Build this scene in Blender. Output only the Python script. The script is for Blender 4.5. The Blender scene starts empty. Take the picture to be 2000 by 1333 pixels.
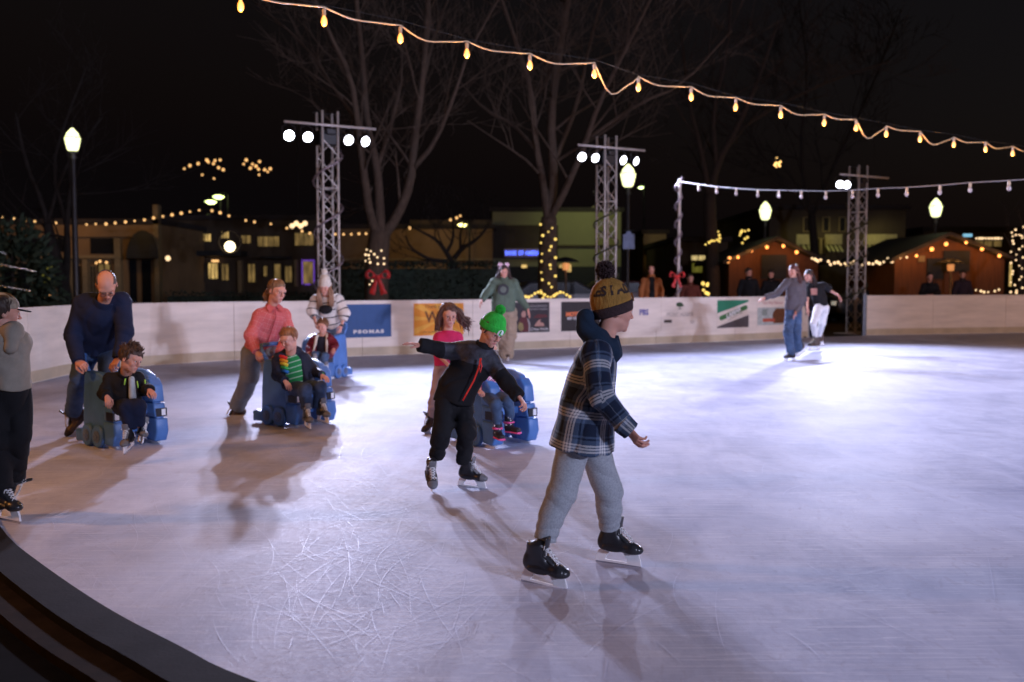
import bpy, bmesh, math, random
import numpy as np
from mathutils import Vector, Matrix
rad = math.radians
C = bpy.context.scene.collection
sc = bpy.context.scene
F_PX = 35.0/36.0*2000.0
CAMZ = 1.42
TH = math.atan(114.5/F_PX)
cT, sT = math.cos(TH), math.sin(TH)

# ---------------------------------------------------------------- pixels to places
def ray(px, py):
    rx = (px-1000)/F_PX; ry = -(py-666.5)/F_PX
    return np.array([rx, cT+ry*sT, -sT+ry*cT])
def W(px, py, Y):
    d = ray(px, py); return np.array([0, 0, CAMZ]) + d*(Y/d[1])
def G(px, py, z=0.0):
    d = ray(px, py); return np.array([0, 0, CAMZ]) + d*((z-CAMZ)/d[2])
def V(*a): return np.array(a, float)
def nrm(v):
    v = np.asarray(v, float); n = np.linalg.norm(v); return v/n if n > 1e-9 else v

# ---------------------------------------------------------------- objects
def link(o, parent=None, loc=None):
    C.objects.link(o)
    if parent is not None: o.parent = parent
    if loc is not None: o.location = loc
    return o
def tag(o, label=None, cat=None, group=None, kind=None):
    if label: o['label'] = label
    if cat: o['category'] = cat
    if group: o['group'] = group
    if kind: o['kind'] = kind
    return o
def empty(name, loc, label, cat, group=None, rz=0):
    o = bpy.data.objects.new(name, None); o.empty_display_size = 0.2
    link(o, None, loc); o.rotation_euler = (0, 0, rz)
    return tag(o, label, cat, group)
def copy_tree(o, parent=None):
    c = o.copy(); C.objects.link(c)
    if parent is not None: c.parent = parent
    for ch in [x for x in o.children]: copy_tree(ch, c)
    return c
def mesh_np(name, verts, faces, mats, parent=None, loc=None, smooth=True, mi=None, attrs=None):
    me = bpy.data.meshes.new(name)
    verts = np.asarray(verts, np.float32)
    if isinstance(faces, np.ndarray):
        n, k = faces.shape
        me.vertices.add(len(verts)); me.vertices.foreach_set('co', verts.ravel())
        me.loops.add(n*k); me.polygons.add(n)
        me.loops.foreach_set('vertex_index', faces.astype(np.int32).ravel())
        me.polygons.foreach_set('loop_start', np.arange(0, n*k, k, dtype=np.int32))
        me.update(calc_edges=True)
    else:
        me.from_pydata([tuple(v) for v in verts], [], [tuple(f) for f in faces]); me.update()
    if not isinstance(mats, (list, tuple)): mats = [mats]
    for m in mats: me.materials.append(m)
    if mi is not None: me.polygons.foreach_set('material_index', np.asarray(mi, np.int32))
    me.polygons.foreach_set('use_smooth', np.full(len(me.polygons), bool(smooth)))
    if attrs:
        for k_, a in attrs.items():
            a = np.asarray(a, np.float32)
            if a.ndim == 1:
                at = me.attributes.new(k_, 'FLOAT', 'POINT'); at.data.foreach_set('value', a)
            else:
                if a.shape[1] == 2: a = np.hstack([a, np.zeros((len(a), 1), np.float32)])
                at = me.attributes.new(k_, 'FLOAT_VECTOR', 'POINT'); at.data.foreach_set('vector', a.ravel())
    me.update()
    return link(bpy.data.objects.new(name, me), parent, loc)

class MB:
    """collects simple shapes into one mesh"""
    def __init__(s): s.v = []; s.f = []; s.m = []
    def add(s, vs, fs, m=0):
        b = len(s.v); s.v += [tuple(v) for v in vs]; s.f += [tuple(i+b for i in f) for f in fs]; s.m += [m]*len(fs)
        return s
    def box(s, c, d, rz=0, m=0, R=None):
        x, y, z = d[0]/2, d[1]/2, d[2]/2
        vs = [V(i*x, j*y, k*z) for i in (-1, 1) for j in (-1, 1) for k in (-1, 1)]
        if R is None:
            a, b = math.cos(rz), math.sin(rz); R = np.array([[a, -b, 0], [b, a, 0], [0, 0, 1.]])
        vs = [np.asarray(c)+R@v for v in vs]
        return s.add(vs, [(0, 1, 3, 2), (4, 6, 7, 5), (0, 4, 5, 1), (2, 3, 7, 6), (0, 2, 6, 4), (1, 5, 7, 3)], m)
    def tube(s, pts, r, n=8, m=0, cap=True):
        pts = [np.asarray(p, float) for p in pts]
        if not isinstance(r, (list, tuple, np.ndarray)): r = [r]*len(pts)
        u = None; rings = []
        for i, p in enumerate(pts):
            d = nrm(pts[min(i+1, len(pts)-1)]-pts[max(i-1, 0)])
            if u is None:
                u = np.cross(d, V(0, 0, 1))
                if np.linalg.norm(u) < 1e-3: u = np.cross(d, V(1, 0, 0))
            u = nrm(u-d*np.dot(u, d)); w = np.cross(d, u)
            rings.append([p+r[i]*(math.cos(2*math.pi*k/n)*u+math.sin(2*math.pi*k/n)*w) for k in range(n)])
        vs = [v for R_ in rings for v in R_]; fs = []
        for i in range(len(rings)-1):
            for k in range(n):
                a = i*n+k; b = i*n+(k+1) % n
                fs.append((a, b, b+n, a+n))
        if cap: fs.append(tuple(range(n))[::-1]); fs.append(tuple((len(rings)-1)*n+k for k in range(n)))
        return s.add(vs, fs, m)
    def lathe(s, c, prof, n=16, m=0, R=None):
        vs = []; fs = []
        for (r, z) in prof:
            for k in range(n):
                a = 2*math.pi*k/n; v = V(r*math.cos(a), r*math.sin(a), z)
                if R is not None: v = R@v
                vs.append(np.asarray(c)+v)
        for i in range(len(prof)-1):
            for k in range(n):
                a = i*n+k; b = i*n+(k+1) % n
                fs.append((a, b, b+n, a+n))
        fs.append(tuple(range(n))[::-1]); fs.append(tuple((len(prof)-1)*n+k for k in range(n)))
        return s.add(vs, fs, m)
    def ball(s, c, r, n=8, m=0):
        r = (r, r, r) if not isinstance(r, (tuple, list)) else r
        prof = [(max(1e-4, math.sin(math.pi*i/n)), -math.cos(math.pi*i/n)) for i in range(n+1)]
        S = np.diag(r)
        return s.lathe(c, prof, max(6, n+2), m, S)
    def prism(s, poly, a, b, O=V(0, 0, 0), X=V(1, 0, 0), Y=V(0, 0, 1), N=V(0, 1, 0), m=0):
        vs = [O+X*p[0]+Y*p[1]+N*a for p in poly]+[O+X*p[0]+Y*p[1]+N*b for p in poly]
        n = len(poly)
        fs = [tuple(range(n)), tuple(range(n, 2*n))[::-1]]+[(i, i+n, (i+1) % n+n, (i+1) % n) for i in range(n)]
        return s.add(vs, fs, m)
    def build(s, name, mats, parent=None, loc=None, smooth=False, bevel=0):
        if not isinstance(mats, (list, tuple)): mats = [mats]
        bm = bmesh.new()
        vv = [bm.verts.new(v) for v in s.v]
        for f, m in zip(s.f, s.m):
            try:
                q = bm.faces.new([vv[i] for i in f]); q.material_index = m; q.smooth = smooth
            except ValueError: pass
        bmesh.ops.recalc_face_normals(bm, faces=bm.faces)
        if bevel:
            es = [e for e in bm.edges if len(e.link_faces) == 2 and e.calc_face_angle(0) > 0.5]
            bmesh.ops.bevel(bm, geom=es, offset=bevel, segments=2, affect='EDGES', profile=0.6)
        me = bpy.data.meshes.new(name); bm.to_mesh(me); bm.free()
        for m in mats: me.materials.append(m)
        return link(bpy.data.objects.new(name, me), parent, loc)

# ---------------------------------------------------------------- signed-distance modelling
class SDF:
    def __init__(s): s.p = []
    def seg(s, a, b, ra, rb=None, k=0.02, lat=None, fa=False, fb=False, op='+', cap=1.0, v0=0.0):
        ra = ra if isinstance(ra, (tuple, list)) else (ra, ra)
        rb = ra if rb is None else (rb if isinstance(rb, (tuple, list)) else (rb, rb))
        s.p.append(('s', np.asarray(a, float), np.asarray(b, float), ra, rb, k, lat, fa, fb, op, cap, v0)); return s
    def ell(s, c, r, k=0.02, R=None, op='+'):
        s.p.append(('e', np.asarray(c, float), r, k, R, op)); return s
    def cut(s, p, n, k=0.0):
        s.p.append(('p', np.asarray(p, float), nrm(n), k)); return s
    def xform(s, O, R, sc_=1.0):
        """rigid + uniform scale of all primitives"""
        q = []
        O = np.asarray(O, float)
        for e in s.p:
            if e[0] == 's':
                f = lambda r: (r[0]*sc_, r[1]*sc_)
                lat = None if e[6] is None else R@np.asarray(e[6], float)
                q.append(('s', O+R@(e[1]*sc_), O+R@(e[2]*sc_), f(e[3]), f(e[4]), e[5]*sc_, lat, e[7], e[8], e[9], e[10], e[11]))
            elif e[0] == 'e':
                RR = R if e[4] is None else R@e[4]
                q.append(('e', O+R@(e[1]*sc_), tuple(x*sc_ for x in e[2]), e[3]*sc_, RR, e[5]))
            else: q.append(('p', O+R@(e[1]*sc_), R@e[2], e[3]))
        s.p = q; return s
    def bounds(s, pad):
        lo = V(1e9, 1e9, 1e9); hi = -lo
        for e in s.p:
            if e[0] == 's' and e[9] == '+':
                r = max(e[3]+e[4]); lo = np.minimum(lo, np.minimum(e[1], e[2])-r); hi = np.maximum(hi, np.maximum(e[1], e[2])+r)
            elif e[0] == 'e' and e[5] == '+':
                r = max(e[2]); lo = np.minimum(lo, e[1]-r); hi = np.maximum(hi, e[1]+r)
        return lo-pad, hi+pad
    def mesh(s, h, disp=None, pat=False):
        lo, hi = s.bounds(2.5*h+0.006)
        n = np.maximum(4, np.ceil((hi-lo)/h).astype(int)+1)
        ax = [(lo[i]+h*np.arange(n[i])).astype(np.float32) for i in range(3)]
        F = np.full(tuple(n), 0.3, np.float32)
        best = np.full(tuple(n), 9.0, np.float32) if pat else None
        uv = np.zeros(tuple(n)+(2,), np.float32) if pat else None
        sw = np.full(tuple(n), 1e-12, np.float32) if pat else None
        for e in s.p:
            if e[0] == 'p':
                D = ((ax[0]-e[1][0])*e[2][0])[:, None, None]+((ax[1]-e[1][1])*e[2][1])[None, :, None]+((ax[2]-e[1][2])*e[2][2])[None, None, :]
                if e[3] > 0:
                    hh = np.maximum(e[3]-np.abs(F-D), 0)/e[3]; F = np.maximum(F, D)+hh*hh*e[3]/4
                else: F = np.maximum(F, D)
                continue
            if e[0] == 's':
                a, b, ra, rb, k, lat, fa, fb, op, cap, v0 = e[1:]
                r = max(ra+rb); l0 = np.minimum(a, b)-r-k-2*h; h0 = np.maximum(a, b)+r+k+2*h
            else:
                c, rr, k, R, op = e[1:]
                r = max(rr); l0 = c-r-k-2*h; h0 = c+r+k+2*h
            i0 = np.clip(np.floor((l0-lo)/h).astype(int), 0, n-1); i1 = np.clip(np.ceil((h0-lo)/h).astype(int)+1, 1, n)
            if np.any(i1 <= i0): continue
            sl = tuple(slice(i0[i], i1[i]) for i in range(3))
            X = ax[0][sl[0]][:, None, None]; Y = ax[1][sl[1]][None, :, None]; Z = ax[2][sl[2]][None, None, :]
            if e[0] == 's':
                ab = b-a; L = np.linalg.norm(ab); d = ab/max(L, 1e-6) if L > 1e-6 else V(0, 0, 1)
                if lat is None:
                    lt = np.cross(d, V(0, 1, 0)); 
                    if np.linalg.norm(lt) < .1: lt = np.cross(d, V(1, 0, 0))
                else: lt = np.asarray(lat, float)
                u = nrm(lt-d*np.dot(lt, d)); w = np.cross(d, u)
                px, py, pz = X-np.float32(a[0]), Y-np.float32(a[1]), Z-np.float32(a[2])
                t = (px*d[0]+py*d[1]+pz*d[2]).astype(np.float32)
                tc = np.clip(t, 0, L); ex = t-tc; tt = tc/max(L, 1e-6)
                uu = px*u[0]+py*u[1]+pz*u[2]; ww = px*w[0]+py*w[1]+pz*w[2]
                rw = ra[0]+(rb[0]-ra[0])*tt; rd = ra[1]+(rb[1]-ra[1])*tt
                mn = np.minimum(rw, rd)
                q = np.sqrt((uu/rw)**2+(ww/rd)**2+(ex/(mn*cap))**2)
                g = np.sqrt((uu/rw**2)**2+(ww/rd**2)**2+(ex/(mn*cap)**2)**2)+1e-6
                D = q*(q-1)/np.maximum(g, 1e-3)
                D = np.where(q < 0.35, -0.5*mn, D)
                if fa: D = np.maximum(D, -t)
                if fb: D = np.maximum(D, t-L)
                if pat and op == '+' and v0 is not None:
                    rm = (ra[0]+rb[0]+ra[1]+rb[1])/4
                    ang = np.arctan2(uu, -ww)
                    un = (ang*rm); vn = t+v0
                    wt = np.exp(-np.clip(D, -.2, .4)/.008).astype(np.float32)
                    far_ = np.abs(un-uv[sl][..., 0]/sw[sl]) > .12
                    old = sw[sl]; mk = (wt > old) & far_; keep = far_ & ~mk
                    wt = np.where(keep, 0, wt); ow = np.where(mk, 0, 1)
                    uv[sl][..., 0] = uv[sl][..., 0]*ow+un*wt; uv[sl][..., 1] = uv[sl][..., 1]*ow+vn*wt
                    sw[sl] = old*ow+wt
            else:
                RR = np.eye(3) if R is None else R
                px, py, pz = X-np.float32(c[0]), Y-np.float32(c[1]), Z-np.float32(c[2])
                l = [px*RR[0, i]+py*RR[1, i]+pz*RR[2, i] for i in range(3)]
                q = np.sqrt((l[0]/rr[0])**2+(l[1]/rr[1])**2+(l[2]/rr[2])**2)
                g = np.sqrt((l[0]/rr[0]**2)**2+(l[1]/rr[1]**2)**2+(l[2]/rr[2]**2)**2)+1e-6
                D = q*(q-1)/np.maximum(g, 1e-3)
                D = np.where(q < 0.35, -0.5*min(rr), D)
            D = np.asarray(D, np.float32); Fs = F[sl]
            if op == '+':
                if k > 0:
                    hh = np.maximum(k-np.abs(Fs-D), 0)/k; F[sl] = np.minimum(Fs, D)-hh*hh*k/4
                else: F[sl] = np.minimum(Fs, D)
            else:
                D = -D
                if k > 0:
                    hh = np.maximum(k-np.abs(Fs-D), 0)/k; F[sl] = np.maximum(Fs, D)+hh*hh*k/4
                else: F[sl] = np.maximum(Fs, D)
        if disp is not None:
            m = np.abs(F) < 0.035
            I = np.nonzero(m)
            P = np.stack([ax[0][I[0]], ax[1][I[1]], ax[2][I[2]]], 1)
            F[m] = F[m]+disp(P)
        v, f, cell = surfnets(F, lo, h)
        a = None
        if pat: a = uv[cell[:, 0], cell[:, 1], cell[:, 2]]/sw[cell[:, 0], cell[:, 1], cell[:, 2]][:, None]
        return v, f, a

def surfnets(F, lo, h):
    F[0], F[-1] = 1, 1; F[:, 0], F[:, -1] = 1, 1; F[:, :, 0], F[:, :, -1] = 1, 1
    S = F < 0
    n = F.shape
    cnt = np.zeros((n[0]-1, n[1]-1, n[2]-1), np.uint8)
    for i in (0, 1):
        for j in (0, 1):
            for k in (0, 1): cnt += S[i:n[0]-1+i, j:n[1]-1+j, k:n[2]-1+k]
    act = (cnt > 0) & (cnt < 8)
    cell = np.argwhere(act)
    idx = np.full(act.shape, -1, np.int64); idx[act] = np.arange(len(cell))
    cor = {}
    for i in (0, 1):
        for j in (0, 1):
            for k in (0, 1): cor[(i, j, k)] = F[cell[:, 0]+i, cell[:, 1]+j, cell[:, 2]+k]
    acc = np.zeros((len(cell), 3)); c = np.zeros(len(cell))
    ks = list(cor)
    for a in ks:
        for ax_ in range(3):
            if a[ax_] == 1: continue
            b = list(a); b[ax_] = 1; b = tuple(b)
            fa, fb = cor[a], cor[b]; m = (fa < 0) != (fb < 0)
            t = np.where(m, fa/np.where(np.abs(fa-fb) < 1e-9, 1e-9, fa-fb), 0)
            p = np.tile(np.array(a, float), (len(cell), 1)); p[:, ax_] += t
            acc += p*m[:, None]; c += m
    v = (cell+acc/c[:, None])*h+lo
    faces = []
    for ax_ in range(3):
        o1, o2 = [(1, 2), (2, 0), (0, 1)][ax_]
        A = [slice(1, n[q]-1) for q in range(3)]; A[ax_] = slice(0, n[ax_]-1)
        B = list(A); B[ax_] = slice(1, n[ax_])
        sa, sb = S[tuple(A)], S[tuple(B)]
        e = np.argwhere(sa != sb)
        if len(e) == 0: continue
        inside = sa[e[:, 0], e[:, 1], e[:, 2]]
        e = e.copy()
        for q in range(3):
            if q != ax_: e[:, q] += 1
        def cid(d1, d2):
            g = e.copy(); g[:, o1] += d1; g[:, o2] += d2
            return idx[g[:, 0], g[:, 1], g[:, 2]]
        q = np.stack([cid(-1, -1), cid(0, -1), cid(0, 0), cid(-1, 0)], 1)
        q[~inside] = q[~inside][:, ::-1]
        faces.append(q)
    f = np.concatenate(faces)
    f = f[(f >= 0).all(1)]
    return v, f, cell

def noise_fn(seed, freq, n=5, aniso=(1, 1, 1)):
    r = np.random.RandomState(seed)
    K = r.randn(n, 3); K /= np.linalg.norm(K, axis=1)[:, None]; K *= freq*(0.6+0.9*r.rand(n, 1)); K *= np.array(aniso)
    ph = r.rand(n)*6.28; wd = r.randn(3)*freq*0.5; wp = r.rand()*6
    def f(P):
        w = 1.3*np.sin(P@wd+wp); o = 0
        for i in range(n): o = o+np.sin(P@K[i]+ph[i]+w)
        return o/n
    return f
def cloth_disp(seed, amp=0.006, freq=45, aniso=(1, 1, 1.0), bunch=()):
    a = noise_fn(seed, freq, 4, aniso); b = noise_fn(seed+7, freq*2.2, 4, aniso); c = noise_fn(seed+3, freq*.4, 3)
    def f(P):
        x = a(P); m = 0.35+0.65*np.clip(c(P)*1.5+.5, 0, 1)
        o = amp*m*(1.0-2.2*np.sqrt(np.abs(x)+.01))*1.3+amp*0.35*b(P)
        for (c_, R_, ax_, fq, am) in bunch:
            dd = P-c_; w_ = np.exp(-(dd**2).sum(1)/R_**2); ph = dd@ax_*fq+1.6*c(P*1.0)*3+1.2*x*2
            o = o+am*w_*(1-2*np.sqrt(np.abs(np.sin(ph))+.02))
        return o.astype(np.float32)
    return f
def frame(yaw, pitch=0, roll=0):
    """columns: right-hand x, forward y, up z.  yaw 0 faces the camera, 90 faces +X"""
    y, p, r = rad(yaw), rad(pitch), rad(roll)
    f = V(math.sin(y)*math.cos(p), -math.cos(y)*math.cos(p), -math.sin(p))
    x = nrm(np.cross(f, V(0, 0, 1))); u = np.cross(x, f)
    x2 = x*math.cos(r)+u*math.sin(r); u2 = -x*math.sin(r)+u*math.cos(r)
    return np.stack([x2, f, u2], 1)
def join(parts):
    """[(v,f,mi,attr)] to one"""
    vs, fs, ms, at = [], [], [], []; b = 0
    for v, f, m, a in parts:
        vs.append(v); fs.append(f+b); ms.append(np.full(len(f), m)); at.append(a); b += len(v)
    return np.concatenate(vs), np.concatenate(fs), np.concatenate(ms), (None if at[0] is None else np.concatenate(at))

# ---------------------------------------------------------------- materials
def newmat(name):
    m = bpy.data.materials.new(name); m.use_nodes = True
    nt = m.node_tree; b = nt.nodes['Principled BSDF']
    return m, nt, b
def lk(nt, a, b): nt.links.new(a, b)
def mat(name, col, rough=0.7, var=0.25, scale=12.0, bump=0.0, bscale=80.0, metal=0.0, spec=0.4, coord='Object', sheen=0.0, stretch=(1, 1, 1), aniso2=None):
    m, nt, b = newmat(name)
    N = nt.nodes.new
    tc = N('ShaderNodeTexCoord'); mp = N('ShaderNodeMapping'); mp.inputs['Scale'].default_value = stretch
    lk(nt, tc.outputs[coord], mp.inputs[0])
    no = N('ShaderNodeTexNoise'); no.inputs['Scale'].default_value = scale; no.inputs['Detail'].default_value = 5; no.inputs['Roughness'].default_value = .6
    lk(nt, mp.outputs[0], no.inputs['Vector'])
    cr = N('ShaderNodeValToRGB')
    c = np.array(col[:3])
    cr.color_ramp.elements[0].position = .3; cr.color_ramp.elements[1].position = .72
    cr.color_ramp.elements[0].color = (*(c*(1-var)), 1); cr.color_ramp.elements[1].color = (*np.minimum(1, c*(1+var)), 1)
    lk(nt, no.outputs['Fac'], cr.inputs[0]); lk(nt, cr.outputs[0], b.inputs['Base Color'])
    b.inputs['Roughness'].default_value = rough; b.inputs['Metallic'].default_value = metal
    b.inputs['Specular IOR Level'].default_value = spec
    if sheen: b.inputs['Sheen Weight'].default_value = sheen
    if bump:
        n2 = N('ShaderNodeTexNoise'); n2.inputs['Scale'].default_value = bscale; n2.inputs['Detail'].default_value = 4
        lk(nt, mp.outputs[0], n2.inputs['Vector'])
        bu = N('ShaderNodeBump'); bu.inputs['Strength'].default_value = bump; bu.inputs['Distance'].default_value = 0.01
        lk(nt, n2.outputs['Fac'], bu.inputs['Height']); lk(nt, bu.outputs[0], b.inputs['Normal'])
    return m
def emis(name, col, s):
    m, nt, b = newmat(name)
    b.inputs['Base Color'].default_value = (*[min(1, c) for c in col], 1)
    b.inputs['Emission Color'].default_value = (*col, 1); b.inputs['Emission Strength'].default_value = s
    m.cycles.emission_sampling = 'NONE' if s < 60 else 'AUTO'
    return m
_cm = {}
def cloth(col, rough=.85, name='cloth', bump=.35, bscale=260., var=.16, scale=9.):
    k = (tuple(col), rough, bump, bscale, var)
    if k not in _cm: _cm[k] = mat(name, col, rough, var, scale, bump, bscale, spec=.2)
    return _cm[k]
# ================================================================= people
def skin_mat(name, col, lip=(.42, .13, .12), cheek=(.55, .2, .15)):
    m, nt, b = newmat(name); N = nt.nodes.new
    at = N('ShaderNodeAttribute'); at.attribute_name = 'tint'
    sx = N('ShaderNodeSeparateXYZ'); lk(nt, at.outputs['Vector'], sx.inputs[0])
    no = N('ShaderNodeTexNoise'); no.inputs['Scale'].default_value = 30; tc = N('ShaderNodeTexCoord'); lk(nt, tc.outputs['Object'], no.inputs['Vector'])
    c = np.array(col)
    m0 = N('ShaderNodeMix'); m0.data_type = 'RGBA'; m0.inputs[6].default_value = (*(c*.9), 1); m0.inputs[7].default_value = (*np.minimum(1, c*1.1), 1); lk(nt, no.outputs['Fac'], m0.inputs[0])
    m1 = N('ShaderNodeMix'); m1.data_type = 'RGBA'; m1.inputs[7].default_value = (*cheek, 1); lk(nt, m0.outputs[2], m1.inputs[6]); lk(nt, sx.outputs[1], m1.inputs[0])
    m2 = N('ShaderNodeMix'); m2.data_type = 'RGBA'; m2.inputs[7].default_value = (*lip, 1); lk(nt, m1.outputs[2], m2.inputs[6]); lk(nt, sx.outputs[0], m2.inputs[0])
    lk(nt, m2.outputs[2], b.inputs['Base Color'])
    b.inputs['Roughness'].default_value = .5; b.inputs['Specular IOR Level'].default_value = .4
    b.inputs['Subsurface Weight'].default_value = .12; b.inputs['Subsurface Radius'].default_value = (.012, .004, .002); b.inputs['Subsurface Scale'].default_value = .6
    return m
SKIN = skin_mat('skin_fair', (.60, .30, .215))
SKIN2 = skin_mat('skin_tan', (.42, .22, .15))
EYEW = mat('eye_white', (.75, .73, .7), .2, .03, spec=.6)
EYED = mat('eye_dark', (.03, .018, .012), .15, .1, spec=.7)
STEEL = mat('steel', (.6, .6, .62), .25, .1, metal=1.0)

def head_sdf(kid=0.0):
    """adult head, origin mid-head, x right, y forward, z up"""
    s = SDF(); w = 1+.04*kid
    s.ell((0, -.018, .034), (.074*w, .092*w, .08*w), .0)
    s.ell((0, .02, .02), (.064*w, .064, .07), .02)
    s.seg((0, .018, -.005), (0, .036, -.078), (.058*w, .05), (.034, .034), .02, lat=(1, 0, 0))
    s.ell((0, .02, -.06), (.05*w, .05, .035), .02)
    s.ell((0, .068, -.094), (.02, .014, .014), .014)
    for sx in (-1, 1):
        s.ell((sx*.026, .073, .031), (.030, .012, .011), .022)
        s.ell((sx*.034, .058, -.026), (.023, .022, .024), .02)
        s.ell((sx*.031, .098, .008), (.019, .016, .013), .012, op='-')
        s.ell((sx*.031, .0715, .008), (.015, .0115, .013), .006); s.ell((sx*.031, .0735, .0195), (.0175, .0135, .0085), .004); s.ell((sx*.031, .0725, -.0045), (.0165, .0125, .008), .004)
    s.seg((0, .082, .022), (0, .104, -.022), .0065, .0095, .01)
    for sx in (-1, 1): s.ell((sx*.0105, .096, -.026), (.0075, .009, .006), .006)
    s.ell((0, .066, -.062), (.031, .018, .022), .02)
    s.seg((-.016, .0795, -.0565), (.016, .0795, -.0565), .0048, .0048, .005)
    s.seg((-.013, .0785, -.0670), (.013, .0785, -.0670), .0056, .0056, .005)
    s.seg((-.022, .0865, -.0617), (.022, .0865, -.0617), .0022, .0022, .002, op='-')
    for sx in (-1, 1):
        Re = Matrix.Rotation(rad(sx*-14), 3, 'Z') @ Matrix.Rotation(rad(-10), 3, 'X')
        Re = np.array(Re)
        s.ell((sx*.077*w, -.012, -.002), (.0085, .019, .031), .007, R=Re)
        s.ell((sx*.084*w, -.006, .0), (.006, .010, .018), .004, R=Re, op='-')
    return s
def tint_of(P):
    """P in head-local metres"""
    lip = .85*np.exp(-((P[:, 0]/.021)**2+((P[:, 2]+.0615)/.0095)**2+((P[:, 1]-.084)/.012)**2)**3)
    ch = .55*np.exp(-(((np.abs(P[:, 0])-.04)/.02)**2+((P[:, 2]+.03)/.02)**2+((P[:, 1]-.07)/.03)**2))
    ch += .5*np.exp(-((P[:, 0]/.013)**2+((P[:, 2]+.02)/.014)**2+((P[:, 1]-.105)/.015)**2))
    return np.stack([lip, ch, 0*ch], 1)
def hand_sdf(curl=.5, spread=.0, side=1):
    s = SDF(); X = (1, 0, 0)
    s.seg((0, -.06, 0), (0, .01, 0), (.026, .02), (.026, .017), .0, lat=X)
    s.seg((0, .01, 0), (0, .082, 0), (.029, .014), (.037, .012), .01, lat=X)
    s.ell((.022, .035, .006), (.016, .028, .014), .01)
    bx = [.028, .009, -.010, -.028]; by = [.084, .09, .087, .078]; Ln = [.07, .078, .073, .057]; r = [.0088, .009, .0088, .0078]
    for i in range(4):
        p = V(bx[i], by[i], 0); a = 0; sp = spread*(bx[i]/.03)
        for j, (fr, c) in enumerate(((.45, .55), (.3, .75), (.25, .6))):
            a += curl*c*(1+.12*i)
            d = V(math.sin(sp)*math.cos(a), math.cos(sp)*math.cos(a), math.sin(a)); q = p+d*Ln[i]*fr
            s.seg(p, q, r[i]*(1-.07*j), r[i]*(1-.07*(j+1)), .003); p = q
    t0 = V(.026, .022, .008); t1 = V(.05, .052, .014+.01*curl); t2 = V(.056-.008*curl, .082, .02+.02*curl); t3 = V(.054-.014*curl, .104, .026+.03*curl)
    s.seg(t0, t1, .013, .0105, .008); s.seg(t1, t2, .0105, .0095, .003); s.seg(t2, t3, .0095, .008, .003)
    if side < 0:
        M = np.diag([-1., 1, 1])
        q = []
        for e in s.p:
            if e[0] == 's': q.append(('s', M@e[1], M@e[2])+e[3:])
            else: q.append(('e', M@e[1])+e[2:])
        s.p = q
    return s

# ---- skates: one prototype of each colouring, copied to every foot
def skate_proto(shell, trim, lace, holder, boot_h=1.0):
    s = SDF(); Y = (0, 1, 0)
    s.seg((-.085, 0, .135), (.07, 0, .122), (.034, .042), (.044, .034), .0, lat=Y)
    s.ell((.112, 0, .118), (.046, .041, .031), .05)
    s.ell((-.098, 0, .145), (.030, .031, .045), .02)
    s.seg((-.072, 0, .14), (-.062, 0, .255*boot_h+.0), (.038, .046), (.042, .052), .03, lat=Y, fb=True)
    s.seg((-.012, 0, .155), (-.045, 0, .24), (.036, .04), (.038, .045), .03, lat=Y)
    s.cut((0, 0, .09), (0, 0, -1), .006)
    for sx in (-1, 1): s.ell((-.02, sx*.048, .115), (.075, .006, .022), .006)
    v, f, _ = s.mesh(.0045)
    v = np.asarray(v)
    toe = (v[f].mean(1)[:, 0] > .098).astype(int)
    boot = mesh_np('skate', v, f, [shell, trim], mi=toe)
    t = SDF(); t.seg((.0, 0, .2), (.012, 0, .30*boot_h+.0), (.03, .011), (.037, .009), .0, lat=Y); t.seg((.06, 0, .155), (.0, 0, .2), (.026, .012), (.03, .011), .01, lat=Y)
    v, f, _ = t.mesh(.005); mesh_np('tongue', v, f, trim, boot)
    m = MB()
    n = 7; L = []
    for i in range(n):
        u = i/(n-1.0); x = .088-.098*u; z = .154+.0*u+(.245-.154)*u**.85; y = .017+.014*u
        L.append((x, y, z+.006))
    for i in range(n-1):
        for sg in (-1, 1):
            a = V(L[i][0], sg*L[i][1], L[i][2]); b = V(L[i+1][0], -sg*L[i+1][1], L[i+1][2])
            m.tube([a, (a+b)/2+V(.004, 0, .009), b], .0036, 5)
    a = V(L[-1][0], 0, L[-1][2]+.006)
    for sg in (-1, 1):
        m.tube([a, a+V(.015, sg*.025, .012), a+V(.02, sg*.045, -.01), a+V(.012, sg*.03, -.02), a], .003, 5)
        m.tube([a, a+V(.02, sg*.015, -.02), a+V(.03, sg*.03, -.05)], .003, 5)
    m.build('laces', lace, boot, smooth=True)
    m = MB()
    m.prism([(-.118, .095), (-.045, .095), (-.066, .062), (-.078, .036), (.066, .036), (.056, .062), (.03, .095), (.13, .095), (.146, .055), (.152, .022), (-.14, .022), (-.134, .055)], -.008, .008)
    m.build('blade_holder', holder, boot, bevel=.003)
    m = MB(); m.prism([(-.137, .026), (.147, .026), (.15, .016), (.142, .004), (.12, 0), (-.12, 0), (-.137, .005)], -.0018, .0018)
    m.build('blade', STEEL, boot)
    for o in [boot]+list(boot.children): C.objects.unlink(o)
    return boot
def _hide_copy(o, parent):
    c = o.copy(); C.objects.link(c); c.parent = parent
    for ch in SK_CH[o.name]:
        d = ch.copy(); C.objects.link(d); d.parent = c
    return c
BLK = mat('skate_black', (.018, .018, .022), .35, .3, spec=.5)
BLK2 = mat('skate_trim', (.03, .032, .036), .3, .2, spec=.5)
WLACE = mat('lace_white', (.75, .75, .75), .8, .05)
HOLD = mat('holder_white', (.82, .82, .84), .45, .05)
BRN = mat('skate_brown', (.07, .045, .035), .5, .3); BRN2 = mat('skate_toe', (.02, .015, .015), .45, .2); TAN = mat('skate_tan', (.2, .15, .10), .6, .3)
GLACE = mat('lace_cream', (.5, .42, .3), .8, .1)
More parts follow.
